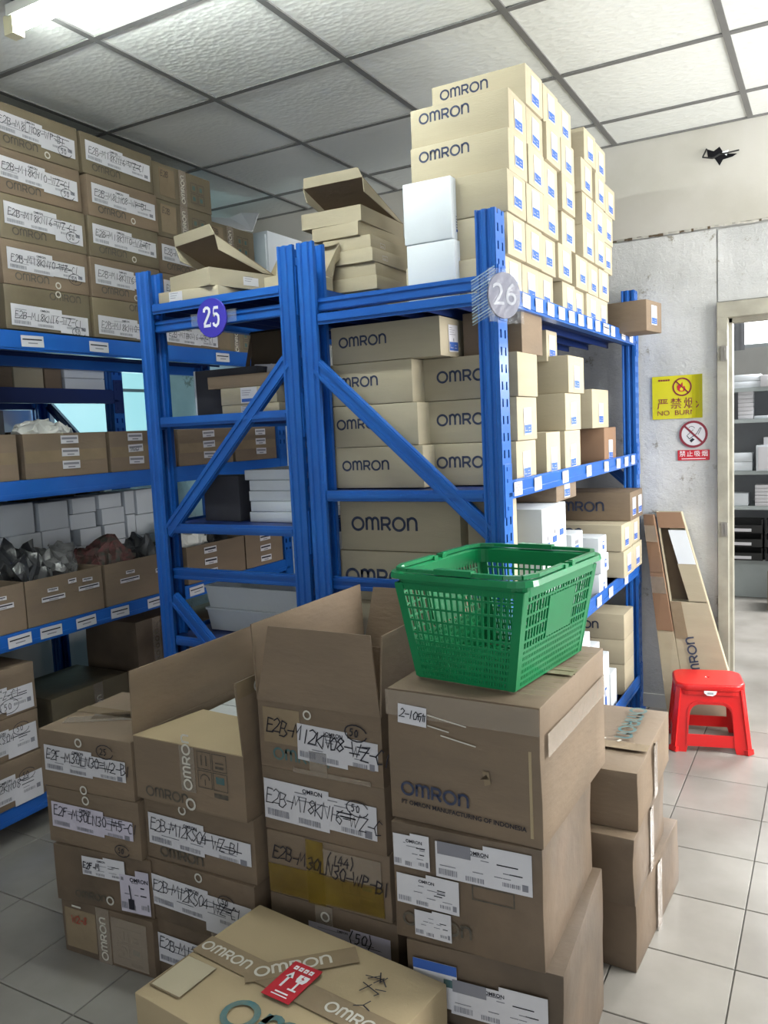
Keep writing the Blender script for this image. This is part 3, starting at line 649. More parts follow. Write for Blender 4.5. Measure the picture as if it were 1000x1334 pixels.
for i, (z, hh) in enumerate(((Z2, .10), (Z2+.101, .075), (Z2+.177, .076))):
    o = carton(-.965+.008*(i == 1), 3.33+.065, z, .23, .13, hh, 'white_card', 0, '%s small white box of the little white stack in the middle bay' % ['lowest', 'middle', 'top'][i], g)
    mb = MB(); mb.rect(0, 0, .03, .035, 0, 'blue_ink'); mb.rect(.003, .018, .024, .03, .0003, 'paper'); mb.obj('end_label', o, fmat('R', .23, .13, hh, .06, .02))
o = carton(-.935, 2.99+.08, Z2, .14, .15, .312, 'white_card', 0, 'narrow white carton between the labelled white carton and the little white stack', g)
mb = MB(); mb.rect(0, 0, .05, .025, 0, 'blue_ink'); mb.rect(0, .03, .05, .045, 0, 'grey_ink'); mb.obj('end_label', o, fmat('R', .14, .15, .312, .04, .24))
# bottom bay
g = 'cartons in the bottom bay of the right rack'; Z3 = .1675
for i, (z, hh) in enumerate(((Z3, .148), (.3165, .1185), (.436, .122))):
    o = kraft_box(-.86, 3.81, z, .48, .20, hh, '%s kraft carton of the far stack in the bottom bay' % ['lowest', 'middle', 'top'][i], g, lg='navy' if i == 2 else None, endl=False, lh=.040, lu=.16, lv=.045)
for i, (y, L, W, hh) in enumerate(((3.12, .24, .12, .45), (3.27, .16, .12, .37), (3.42, .12, .13, .285), (3.575, .10, .11, .17))):
    o = carton(-.87-L/2, y+W/2, Z3, L, W, hh, 'white_card', 0, '%s upright white carton of the row of four in the bottom bay' % ['tallest', 'second tallest', 'third tallest', 'shortest'][i], g)
    for q in range(2):
        if hh > .2+q*.2:
            mb = MB(); mb.rect(0, 0, .028, .10, 0, 'blue_ink'); mb.rect(.004, .06, .024, .09, .0003, 'paper'); mb.obj('end_label', o, fmat('R', L, W, hh, .045, .04+q*.16))
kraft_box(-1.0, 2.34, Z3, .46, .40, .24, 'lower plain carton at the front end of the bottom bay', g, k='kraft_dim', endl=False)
kraft_box(-1.02, 2.34, Z3+.2415, .45, .36, .22, 'marked carton, uppermost at the front end of the bottom bay', g, k='kraft', endl=False, lg='navy', lh=.065, lu=.1)
# box sticking out past the rack on the top shelf
o = carton(-.98+.10, 3.86, 1.858, .34, .20, .135, 'kraft_dim', math.radians(-8), 'brown carton overhanging the far corner of the right rack top', None)
link('end_label', ENDL, o, fmat('R', .34, .20, .135, .06, .03))

# ------------------------------------------------------------------ middle rack contents
def tray(x, y, z, w, d, h, k, label, group, rz=0, th=.004, lab=(), name='open_tray', cat='box', k2=None):
    """open-topped carton: front, back, two sides, base as separate boards"""
    root = empty(name, (x, y, z), rz, label, cat, group); k2 = k2 or k
    for nm, (a, b, c, e, f, g_) in dict(base=(-w/2,-d/2,0,w/2,d/2,th), front_wall=(-w/2,-d/2,th,w/2,-d/2+th,h), back_wall=(-w/2,d/2-th,th,w/2,d/2,h), left_wall=(-w/2,-d/2+th,th,-w/2+th,d/2-th,h), right_wall=(w/2-th,-d/2+th,th,w/2,d/2-th,h)).items():
        mb = MB(); mb.box(a, b, c, e, f, g_, k); mb.obj(nm, root)
    return root
def lid_box(x, y, z, w, d, h, ang, k, label, group, rz=0, lidlen=None, lidk=None):
    """die-cut mailer with its lid hinged up at the back edge by ang degrees, side ears folded"""
    o = tray(x, y, z, w, d, h, k, label, group, rz, name='mailer_box'); l = lidlen or d; a = math.radians(ang)
    hy, hz = d/2, h; ey, ez = hy-l*math.cos(a), hz+l*math.sin(a)
    slab([(-w/2,hy,hz),(w/2,hy,hz),(w/2,ey,ez),(-w/2,ey,ez)], .003, lidk or k, 'lid', o)
    if ang > 60: slab([(-w/2,ey,ez),(w/2,ey,ez),(w/2-.012,ey-.03,ez-.012),(-w/2+.012,ey-.03,ez-.012)], .003, lidk or k, 'lid_tuck', o)
    else: slab([(-w/2,ey,ez),(w/2,ey,ez),(w/2-.012,ey-.012,ez+.035),(-w/2+.012,ey-.012,ez+.035)], .003, k, 'lid_tuck', o)
    for q in (-1, 1):
        slab([(q*w/2,hy-.01,hz+.002),(q*w/2,ey,ez-.002),(q*(w/2-.004),ey+.015,max(hz+.004,ez-.052)),(q*(w/2-.004),hy-.05,hz+.004)], .003, k, 'lid_ear', o)
    return o
def wlab(root, face, dims, u, v, w=.06, h=.055, blue=True):
    mb = MB(); mb.box(0, 0, 0, w, h, .0004, 'paper')
    if blue: mb.rect(.004, .004, w-.004, h*.28, .0009, 'blue_ink')
    for i in range(3): mb.rect(.006, h*.5+i*.008, w*.5+.006*i, h*.5+i*.008+.002, .0009, 'grey_ink')
    return mb.obj('end_label', root, fmat(face, *dims, u, v))
g = 'open mailer boxes on top of the middle rack'; ZT = 1.966
o = carton(-2.075, 2.46, ZT, .27, .30, .052, 'kraft', math.radians(4), 'closed flat kraft box under the open mailer, left on the middle rack top', g); wlab(o, 'F', (.27,.30,.052), .05, .003, .06, .045)
o = lid_box(-2.035, 2.475, ZT+.053, .25, .30, .062, 24, 'kraft', 'open kraft mailer with gaping dark lid, left on the middle rack top', g, math.radians(-14), .29, 'kraft_dim')
wlab(o, 'R', (.25,.30,.062), .15, .012, .07, .03, False)
o = carton(-1.86, 2.64, ZT, .30, .20, .055, 'kraft', math.radians(-3), 'flat kraft box beneath the wide open mailer on the middle rack top', g)
o = lid_box(-1.86, 2.64, ZT+.056, .30, .20, .045, 112, 'kraft', 'wide open mailer with upright lid, behind the twin blue posts', g, math.radians(-3), .155, 'kraft')
g2 = 'stack of flat kraft boxes on the middle rack top'
for i in range(6):
    w = .215; o = carton(-1.685+.012*math.sin(i*2.1)+(.02 if i < 4 else -.012*(i-3)), 3.00+.008*math.cos(i*3), ZT+i*.053, w, .40, .052, 'kraft', math.radians(1+((i*37) % 5-2)), '%s flat kraft box of the tall stack on the middle rack top' % ORD[i], g2)
    if i in (3, 4):
        mb = MB(); mb.ribbon([(0,0),(.04,0),(.04,.016),(0,.016)], .0015, 0, 'paper', True); mb.rect(.004,.004,.03,.006,0,'paper'); mb.obj('printed_mark', o, fmat('R', w, .40, .052, .08, .014))
lid_box(-1.745, 2.985, ZT+6*.053, .27, .38, .060, 17, 'kraft', 'open mailer on top of the tall flat-box stack', g2, math.radians(2), .37, 'kraft_dim')
# second level of the middle rack
ZB = 1.556
o = carton(-1.86, 2.50, ZB, .26, .26, .035, 'kraft', 0, 'lowest flat kraft box on the second shelf of the middle rack', 'boxes on the second shelf of the middle rack'); wlab(o, 'F', (.26,.26,.035), .09, .006, .05, .024)
o = carton(-1.865, 2.50, ZB+.036, .255, .26, .062, 'kraft', 0, 'labelled flat kraft box on the second shelf of the middle rack', 'boxes on the second shelf of the middle rack'); wlab(o, 'F', (.255,.26,.062), .095, .004, .075, .056)
o = lid_box(-1.90, 2.50, ZB+.099, .30, .26, .045, 96, 'kraft_dim', 'brown mailer with tall raised lid and papers inside, second shelf of the middle rack', 'boxes on the second shelf of the middle rack', 0, .19, 'dark_brown')
pb = empty('paper_stack', (-1.85, 2.46, ZB+.104), 0, 'loose white papers sticking out of the brown mailer', 'paper')
for i, (a, b) in enumerate((((-.06,0,.02),(.10,.0,.02)),((0,.02,.02),(.13,.03,.02)))):
    slab([(a[0],a[1],0),(b[0],b[1],0),(b[0]-.03,b[1]+.02,.075-.02*i),(a[0]+.0,a[1]+.02,.082)], .004, 'paper', 'sheet', pb)
o = carton(-2.00, 2.47, ZB, .30, .12, .175, 'dark_card', 0, 'dark grey upright panel box at the left of the second shelf of the middle rack', 'boxes on the second shelf of the middle rack')
# left part hidden partly: pale edge
mb = MB(); mb.box(-.152, -.061, 0, -.144, -.056, .175, 'white_card'); mb.obj('pale_edge', o)
o = carton(-2.02, 2.42, 1.161, .17, .10, .17, 'dark_card', 0, 'dark grey box beside the white flat boxes, third shelf of the middle rack', 'boxes on the third shelf of the middle rack')
for i in range(5):
    o = carton(-1.765+.006*(i % 2)-(.014 if i == 4 else 0), 2.49, 1.161+i*.0385, .235, .26, .037, 'white_card', math.radians((i % 3-1)*1.5), '%s flat white box of the white stack in the middle rack' % ORD[i], 'flat white boxes on the third shelf of the middle rack')
# cloudy bins
def clear_bin(x, y, z, w, d, h, label, flare=.010):
    root = empty('plastic_bin', (x, y, z), 0, label, 'bin', 'cloudy plastic bins in the middle rack'); t = .003
    b = [(-w/2,-d/2),(w/2,-d/2),(w/2,d/2),(-w/2,d/2)]; q = [(c[0]*(1+flare/w*2), c[1]*(1+flare/d*2)) for c in b]
    mb = MB(); mb.box(-w/2, -d/2, 0, w/2, d/2, t, 'clearbin')
    for i in range(4):
        j = (i+1) % 4; A, B_, C, D = (*b[i],0), (*b[j],0), (*q[j],h), (*q[i],h)
        n = (Vector(B_)-Vector(A)).cross(Vector(D)-Vector(A)).normalized()*t
        mb.hexa([A, B_, Vector(B_)-n, Vector(A)-n, D, C, Vector(C)-n, Vector(D)-n], 'clearbin')
    mb.obj('bin_body', root); r = MB()
    for i in range(4):
        j = (i+1) % 4; r.bar((*q[i],h), (*q[j],h), .014, .007, (0,0,1), 'clearbin')
    r.obj('rim', root); return root
clear_bin(-1.905, 2.50, .7335, .43, .24, .085, 'lower cloudy plastic bin of the nested pair in the middle rack')
clear_bin(-1.900, 2.505, .8200, .44, .25, .085, 'upper cloudy plastic bin of the nested pair in the middle rack')
g = 'cartons low in the middle rack'
carton(-1.93, 2.50, .145, .44, .36, .26, 'kraft_dim', 0, 'lower plain carton on the bottom shelf of the middle rack', g)
carton(-1.92, 2.50, .406, .44, .36, .25, 'kraft_dim', 0, 'upper plain carton on the bottom shelf of the middle rack', g)

# ------------------------------------------------------------------ left rack contents
def xfmat(d, h, u, v, rot=0): return None
RX = math.pi/2     # cartons whose labelled front looks along +X: build facing -Y, then turn 90 degrees
g = 'labelled cartons on top of the left rack'
TXT = ['E2B-M18KN16-WZ-C1', 'E2B-M18KN10-WZ-C1', 'E2B-M18KN16-WZ-C1', 'E2B-M18KN10-WZ-C1', 'E2B-M8LN08-WP-B1']
heights = [.166]*5; ys = [2.205, 2.615, 3.04, 3.46]
ZL = 1.912
for c, yc in enumerate(ys):
    nrow = [5, 5, 5, 4][c]
    for r in range(nrow):
        z = ZL+r*.1645; olv = (c == 2 and r >= 3) or c == 3
        off = .0 if not (c == 1 and r == 3) else .03
        xx = -2.672-.17-(.03 if c == 2 else 0)-(.10 if c == 3 else 0)
        W, D_, H_ = (.395, .34, .163)
        if c == 1 and r == 3: yc2 = yc+.015
        else: yc2 = yc+.004*((r*7) % 3-1)
        o = carton(xx, yc2, z, W, D_, H_, 'kraft_olive' if olv or r % 2 == 0 and c < 2 else 'kraft_dim', RX, '%s carton of the %s stack on top of the left rack, under the ceiling' % (ORD[r] if r else 'lowest', ['nearest', 'second', 'third', 'farthest'][c]), g, jit=.003, seed=c*5+r)
        dm = (W, D_, H_); sd = c*10+r
        if not olv:
            logo(o, .030, 'faint', fmat('F', *dm, .05 if r else .20, .018 if r else .125, 0, .0015))
            ship_label(o, fmat('F', *dm, .02, .055 if r else .015, rot=-.02, lift=.003), .355, .085, sd)
            handwrite(o, fmat('F', *dm, .035, .085 if r else .04, rot=-.03, lift=.0052), TXT[(c+r) % 5], .028, seed=sd, sc=.62, t=.0022, circ=(.29, -.022, .028, '50') if c == 0 else None)
        else:
            t_ = strip(o, 'F', dm, .04, .02, .10, .125, 'tape', rot=0)
            handwrite(o, fmat('F', *dm, .05, .105, lift=.004), 'E2B', .026, seed=sd, t=.002)
            strip(o, 'F', dm, .17, .0, .05, .163, 'clear_tape'); logo(o, .026, 'tape_white', fmat('F', *dm, .205, .01, math.pi/2, .004))
            mb = MB()
            for a in range(2):
                for b in range(2): mb.ribbon([(a*.05,b*.05),(a*.05+.042,b*.05),(a*.05+.042,b*.05+.042),(a*.05,b*.05+.042)], .003, 0, 'faint', True); mb.rect(a*.05+.012, b*.05+.01, a*.05+.03, b*.05+.03, 0, 'teal')
            mb.obj('handling_symbols', o, fmat('F', *dm, .25, .03, 0, .0015))
        if (c, r) in ((0, 4), (0, 1), (1, 3), (1, 1), (0, 0), (1, 2)):
            mb = MB(); mb.ribbon(arc(0, 0, .011, .011, 0, 345, 12), .005, 0, 'tape_white', True); mb.obj('tape_print', o, fmat('F', *dm, .24, .02+(.13 if r == 0 else 0), 0, .0035))
# trays on the middle level
g = 'open brown trays on the middle shelf of the left rack'
ZM = 1.350
def small_tag(root, dims, u, v, w=.075, h=.022, seed=0, k2='ink'):
    mb = MB(); mb.box(0, 0, 0, w, h, .0005, 'paper'); mb.rect(.004, h*.5, w-.006, h*.78, .001, 'grey_ink' if h > .03 else 'ink'); mb.rect(w*.3, h*.15, w*.7, h*.3, .001, 'grey_ink'); mb.obj('name_label', root, fmat('F', *dims, u, v, random.Random(seed).uniform(-.03, .03), .003))
for i, (yc, w) in enumerate(((1.80, .42), (2.235, .41), (2.65, .40), (3.06, .40), (3.45, .36))):
    o = tray(-2.672-.20, yc, ZM, w-.01, .38, .172, 'kraft_dim', '%s open brown tray on the middle shelf of the left rack' % (['nearest', 'second', 'third', 'fourth', 'fifth'][i]), g, RX)
    dm = (w-.01, .38, .172)
    for q in range(3): small_tag(o, dm, .17 if i != 2 else .10, .03+.05*q, .085, .032, i*7+q)
    if i == 2: handwrite(o, fmat('F', *dm, .11, .085, lift=.004), 'NW-C1', .016, t=.002)
    strip(o, 'F', dm, .005, .06, w-.02, .045, 'tape', lift=.0012)
    fl2 = MB(); fl2.box(-w/2+.01, -.186, .05, w/2-.01, .186, .10, 'bag_grey'); tag(fl2.obj('packed_goods', o), kind='stuff')
def crumple(name, loc, sx, sy, sz, k, label, cat, seed=0, parent=None):
    bm = bmesh.new(); bmesh.ops.create_icosphere(bm, subdivisions=4, radius=1)
    for v in bm.verts:
        p = v.co.copy(); n = noise.noise_vector(p*2.2+Vector((seed, 0, 0))); n2 = noise.noise_vector(p*6+Vector((seed, 3, 0)))
        v.co = Vector(((p.x+n.x*.35+n2.x*.12)*sx, (p.y+n.y*.35+n2.y*.12)*sy, max(0, (p.z*.6+.45+n.z*.35+n2.z*.14))*sz))
    me = bpy.data.meshes.new(name); bm.to_mesh(me); bm.free(); me.materials.append(MT[k]); smooth(me, 25)
    o = bpy.data.objects.new(name, me); COL.objects.link(o); o.location = loc
    if parent: o.parent = parent
    else: tag(o, label, cat)
    return o
crumple('plastic_bag', (-2.87, 2.27, ZM+.10), .10, .13, .115, 'bag_white', 'crumpled white plastic bag in the tray on the middle shelf of the left rack', 'bag', 3)
crumple('plastic_bag', (-2.87, 1.90, ZM+.09), .13, .15, .12, 'bag_grey', 'grey bag in the nearest tray on the middle shelf of the left rack', 'bag', 5)
# dark boxes further back on that level, cartons on the dark rack behind
g = 'cartons on the dark rack behind the left rack'
for i, (y0, y1, k, hh, z) in enumerate(((2.16, 2.495, 'kraft_dim', .10, 1.75), (2.50, 2.665, 'kraft', .10, 1.75), (2.67, 2.77, 'kraft_dim', .098, 1.75), (2.785, 3.04, 'white_card', .055, 1.75), (2.785, 3.04, 'white_card', .045, 1.806))):
    carton(-3.47, (y0+y1)/2, z-.001, .30, y1-y0-.004, hh-.001, k, 0, ['brown carton nearest on the dark rack behind the left rack', 'pale kraft carton on the dark rack behind the left rack', 'narrow brown carton on the dark rack behind the left rack', 'lower flat white carton on the dark rack behind the left rack', 'upper flat white carton on the dark rack behind the left rack'][i], g)
for i in range(3): carton(-3.43, 2.93, 1.205+.10*i, .22, .10, .098, 'dark_brown', 0, '%s small dark carton below the window on the dark rack' % ORD[i], g)
for i in range(4): carton(-3.45, 2.30+(.02 if i % 2 else 0), 1.205+.11*i, .26, .22, .108, 'grey_card', 0, '%s grey carton of the grey stack on the dark rack behind the left rack' % ORD[i], g)
carton(-3.50, 2.66, 1.205, .26, .36, .34, 'dark_brown', 0, 'large dark carton between the grey stack and the small dark cartons', g)
# trays on the lower level + white boxes behind
g = 'open brown trays on the lower shelf of the left rack'; ZW = .787
for i, (y0, y1, k) in enumerate(((1.52, 1.975, 'kraft_dim'), (1.98, 2.35, 'kraft_dim'), (2.365, 2.80, 'kraft_dim'), (2.86, 3.29, 'kraft_dim'), (3.30, 3.62, 'kraft_dim'))):
    w = y1-y0; dm = (w, .34, .178)
    o = tray(-2.672-.172, (y0+y1)/2, ZW, w, .34, .178, k, '%s open brown tray with stuck name labels on the lower shelf of the left rack' % (['nearest', 'second', 'third', 'fourth', 'fifth'][i]), g, RX)
    if i in (3, 4):
        for q in range(3): small_tag(o, dm, .12, .02+.055*q, .09, .030, i*9+q)
    else:
        for (u, v, ww) in ((w*.18, .085, .11), (w*.26, .12, .05), (w*.66, .095, .105), (w*.72, .13, .05)): small_tag(o, dm, u, v, ww, .019 if ww > .06 else .014, i*5+int(u*100))
    if i == 1: small_tag(o, dm, w*.53, .135, .04, .018)
for i, (y, k, sx, sy, sz, lb) in enumerate(((1.80, 'bag_white', .13, .18, .15, 'pale plastic bag bulging from the nearest lower tray'), (2.08, 'bag_dark', .14, .11, .19, 'black plastic bag in the second lower tray'), (2.25, 'bag_grey', .13, .08, .17, 'shiny grey plastic bag beside the black bag in the second lower tray'),
                               (2.50, 'bag_red', .14, .13, .16, 'packed dark red and olive small parts in the third lower tray'), (2.70, 'bag_dark', .14, .09, .15, 'dark bag at the far end of the third lower tray'), (3.02, 'bag_white', .13, .15, .16, 'clear white bags in the fourth lower tray'), (3.20, 'bag_dark', .12, .07, .15, 'dark bag at the far end of the fourth lower tray'), (3.46, 'bag_dark', .13, .12, .14, 'dark bag in the fifth lower tray'))):
    crumple('plastic_bag', (-2.845, y, ZW+.02), sx*.95, sy, sz*1.35, k, lb, 'bag', i+8)
g = 'white boxes stacked at the back of the left rack'
WB = [(2.17,2.337,1.10,1.235),(2.365,2.522,1.10,1.225),(2.545,2.681,1.156,1.228),(2.693,2.833,1.164,1.232),(2.199,2.361,1.006,1.10),(2.368,2.521,1.006,1.10),(2.528,2.678,1.084,1.155),(2.711,2.853,1.085,1.163),(2.06,2.193,1.006,1.10),(2.569,2.696,1.006,1.083),(2.719,2.85,1.006,1.084),(2.02,2.166,1.10,1.235),(2.858,2.923,1.12,1.235),(2.929,3.085,1.112,1.235),(2.858,2.915,1.006,1.118),(2.921,3.076,1.006,1.11)]
for i, (a, b, c, d) in enumerate(WB):
    carton(-3.05-.085+.006*math.sin(i*5), (a+b)/2, c, .17, b-a-.003, d-c-.0015, 'white_card', 0, 'white box, %s from the near end, %s white row in the left rack' % (['first','second','third','fourth','fifth','sixth','seventh','eighth','ninth','tenth'][sum(1 for q in WB if (q[2] > 1.07) == (c > 1.07) and q[0] < a)], 'upper' if c > 1.07 else 'lower'), g)
for i, (a, b) in enumerate(((2.02, 2.38), (2.385, 2.70), (2.705, 3.08))):
    carton(-3.05-.085, (a+b)/2, ZW, .17, b-a, .217, 'white_card', 0, '%s long white box forming the base of the white box wall in the left rack' % ['near', 'middle', 'far'][i], g)
# cartons on the bottom level
g = 'labelled cartons on the bottom shelf of the left rack'; ZZ = .140
for i, (z, hh) in enumerate(((.141, .177), (.319, .158), (.500, .182))):
    o = carton(-2.672-.17+(.01 if i == 0 else 0), 1.785, z if i < 2 else .478, .40, .34, hh-.001, 'kraft_dim', RX, '%s carton with black handwriting at the near end of the left rack bottom shelf' % ['lowest', 'middle', 'top'][i], g, jit=.003, seed=60+i)
    dm = (.40, .34, hh-.001); ship_label(o, fmat('F', *dm, .10, .025, lift=.003), .285, .105, 40+i)
    handwrite(o, fmat('F', *dm, .08, .07, lift=.0052), ['E2B-M12KN08', 'E2B-M12KS04', '  M12KN8-Z-C1'][i], .030, seed=i, t=.0022, circ=(.20, -.028, .035, '50') if i == 2 else (.24, .035, .03, '50'))
o = carton(-3.0, 2.38, .141, .42, .34, .285, 'kraft_olive', RX, 'olive taped carton deep on the bottom shelf of the left rack', g, jit=.003, seed=71)
strip(o, 'F', (.42,.34,.285), .22, 0, .05, .285, 'clear_tape'); logo(o, .028, 'tape_white', fmat('F', .42, .34, .285, .26, .09, math.pi/2, .003))
for i, (y, hh, z) in enumerate(((2.84, .25, .141), (2.84, .25, .392))):
    o = carton(-2.99, y, z, .38, .34, hh-.001, 'kraft_old', RX, '%s dark taped carton at the middle of the left rack bottom shelf' % ['lower', 'upper'][i], g, jit=.003, seed=80+i)
    logo(o, .04, 'faint', fmat('F', .38, .34, hh, .13, .19, 0, .002)); strip(o, 'F', (.38,.34,hh), .10, 0, .05, hh-.001, 'clear_tape')
    mb = MB(); [mb.ribbon(arc(0, q*.035, .011, .011, 0, 340, 10), .004, 0, 'faint', True) for q in range(5)]; mb.obj('tape_print', o, fmat('F', .38, .34, hh, .125, .04, 0, .003))
for i in range(2): carton(-2.97, 3.38, .141+.2*i, .40, .34, .198, 'kraft_dim', RX, '%s plain carton at the far end of the left rack bottom shelf' % ['lower', 'upper'][i], g)
# white cupboard and wrapped paper near the back left corner
o = empty('tall_cabinet', (-3.02, 3.99, 0), 0, 'white metal cabinet in the far left corner behind the racks', 'cabinet')
mb = MB(); mb.box(-.30, -.17, 0, .22, .17, 2.62, 'white_card'); mb.obj('cabinet_body', o)
mb = MB(); mb.box(-.29, -.182, .02, -.045, -.172, 2.60, 'white_card'); dd = mb.obj('cabinet_door', o); mb = MB(); mb.box(-.065, -.195, 1.2, -.055, -.182, 1.35, 'steel'); mb.obj('handle', dd)
mb = MB(); mb.box(-.035, -.182, .02, .21, -.172, 2.60, 'white_card'); dd = mb.obj('cabinet_door', o); mb = MB(); mb.box(-.025, -.195, 1.2, -.015, -.182, 1.35, 'steel'); mb.obj('handle', dd)
crp = empty('paper_wrap', (-2.93, 3.52, 2.572), math.radians(70), 'loose white wrapping paper draped on the farthest carton stack of the left rack', 'paper')
slab([(-.13,-.13,.0),(.16,-.13,.0),(.18,.13,.13),(-.13,.13,.10)], .003, 'paper', 'sheet', crp); slab([(.16,-.13,.0),(.20,-.14,.10),(.24,.10,.16),(.18,.13,.13)], .003, 'paper', 'sheet', crp)

# ------------------------------------------------------------------ front stacks of shipping cartons
def tape_v(o, dm, u, v0, v1, k='clear_tape', letters=True, w=.05, name='packing_tape'):
    t = strip(o, 'F', dm, u, v0, w, v1-v0, k, name, lift=.0015)
    if letters: logo(o, .026, 'tape_white', fmat('F', *dm, u+w-.012, v0+.01, math.pi/2, .003), 'tape_print')
def ring(o, dm, u, v, r=.011, face='F', k='tape_white'):
    mb = MB(); mb.ribbon(arc(0, 0, r, r, 0, 345, 12), r*.42, 0, k, True); mb.obj('tape_print', o, fmat(face, *dm, u, v, 0, .0042))
def symbols(o, dm, u, v, face='F', k='faint', s=.042):
    mb = MB(); q = s*1.12
    for a in range(2):
        for b in range(2):
            x, y = a*q, b*q; mb.ribbon([(x,y),(x+s,y),(x+s,y+s),(x,y+s)], .002, 0, k, True)
    mb.ribbon([(s*.3,q+s*.2),(s*.3,q+s*.8)], .004, 0, k); mb.ribbon([(s*.65,q+s*.2),(s*.65,q+s*.8)], .004, 0, k); mb.rect(q+s*.2,q+s*.45,q+s*.8,q+s*.52,0,k)
    mb.rect(q+s*.2,q+s*.15,q+s*.8,q+s*.3,0,k); mb.ribbon([(s*.15,s*.5)]+arc(s*.5,s*.5,s*.33,s*.3,180,0,6), .003, 0, k); mb.rect(s*.47,s*.15,s*.53,s*.5,0,k)
    mb.rect(q+s*.2,s*.4,q+s*.8,s*.8,0,'teal'); mb.rect(q,-s*.45,q+s,-s*.18,0,k)
    mb.obj('handling_symbols', o, fmat(face, *dm, u, v, 0, .0016))
# A: leftmost column
gA = 'leftmost stack of shipping cartons on the floor'
AW, AD = .342, .34; ax, ay = -1.812, 1.658
AT = [('', 0), ('', 1), ('E2F-M30LN30-M5-C1', 2), ('E2F-M30LN30-W2-B1', 3)]
for i, (z, h, rz, dx) in enumerate(((0, .166, 3, .012), (.1665, .168, 7, 0), (.335, .166, 4, -.012), (.5015, .168, 4, -.022))):
    nm = ['bottom carton, old and taped with red scrawl, of the leftmost floor stack', 'second carton from the floor in the leftmost stack, label torn to the right', 'third carton from the floor in the leftmost stack, long white label', 'top carton of the leftmost floor stack with circled handwriting'][i]
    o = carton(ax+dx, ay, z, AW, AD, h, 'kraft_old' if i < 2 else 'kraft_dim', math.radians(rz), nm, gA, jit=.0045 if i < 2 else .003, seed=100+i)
    dm = (AW, AD, h)
    if i == 0:
        tape_v(o, dm, .135, .0, .166); handwrite(o, fmat('F', *dm, .04, .10, lift=.004), 'W2-8', .022, 'red_ink', .003, seed=4); strip(o, 'F', dm, .012, .02, .12, .12, 'tape'); strip(o, 'F', dm, .19, .01, .13, .14, 'clear_tape'); symbols(o, dm, .21, .035)
        strip(o, 'F', dm, .045, .148, .035, .005, 'tape_white', 'tape_tear', lift=.004)
    elif i == 1:
        ship_label(o, fmat('F', *dm, .105, .095, lift=.004), .15, .06, 51, False); ship_label(o, fmat('F', *dm, .235, .01, lift=.0045), .10, .125, 52, False, 'lilac'); ring(o, dm, .195, .03); logo(o, .022, 'faint', fmat('F', *dm, .07, .02, 0, .003))
        handwrite(o, fmat('F', *dm, .11, .115, lift=.0065), 'E2F-M', .018, seed=6, t=.003); mb = MB(); mb.rect(0,0,.02,.03,0,'ink'); mb.ribbon([(.01,.03),(.006,.07)],.004,0,'ink'); mb.obj('marker_blot', o, fmat('F', *dm, .262, .02, 0, .0068))
    else:
        ship_label(o, fmat('F', *dm, .02, .05, rot=-.015, lift=.0035), .30, .085, 60+i, True, 'lilac' if i == 2 else 'paper')
        handwrite(o, fmat('F', *dm, .03, .085, rot=-.04, lift=.0058), AT[i][0], .030, seed=i+20, sc=.58, t=.0026, circ=(.22, .055, .026, '25') if i == 3 else (.25, -.055, .022, '50'))
        ring(o, dm, .155, .145); ring(o, dm, .16, .008) if i == 3 else None
        if i == 3:
            for (uu, vv, ln, an) in ((.04, .05, .22, .45), (.10, .10, .2, .5)): strip(o, 'T', dm, uu, vv, ln, .05, 'clear_tape', rot=an)
            mb = MB(); mb.box(-AW/2+.002, -.002, h-.0005, AW/2-.002, .001, h+.0008, 'dark_brown'); mb.obj('flap_slit', o); strip(o, 'T', dm, 0, .145, AW, .05, 'tape'); ring(o, dm, .26, .17, .014, 'T')
# D: second column
gD = 'second stack of shipping cartons on the floor'
DX, DY, DW, DD = -1.457, 1.772, .372, .50
for i, (z, h) in enumerate(((0, .168), (.1685, .174), (.343, .171))):
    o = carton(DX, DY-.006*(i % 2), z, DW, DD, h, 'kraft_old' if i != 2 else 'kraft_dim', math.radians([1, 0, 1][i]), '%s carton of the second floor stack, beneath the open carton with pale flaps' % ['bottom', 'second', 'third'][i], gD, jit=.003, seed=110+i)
    dm = (DW, DD, h)
    ship_label(o, fmat('F', *dm, .015, .045, rot=-.02, lift=.0035), .345, .095, 70+i)
    handwrite(o, fmat('F', *dm, .025, .088, rot=-.06, lift=.006), ['E2B-M12KS04-W', 'E2B-M12KS04-WZ-C1', 'E2B-M12KS04-WZ-B1'][i], .034, seed=i+30, sc=.50, t=.0022, circ=(.255, .04, .024, '50') if i == 1 else None)
    if i == 2: logo(o, .030, 'faint', fmat('F', *dm, .05, .012, 0, .0025)); ring(o, dm, .14, .158)
    if i == 1: ring(o, dm, .19, .158); strip(o, 'F', dm, .22, .0, .12, .05, 'clear_tape')
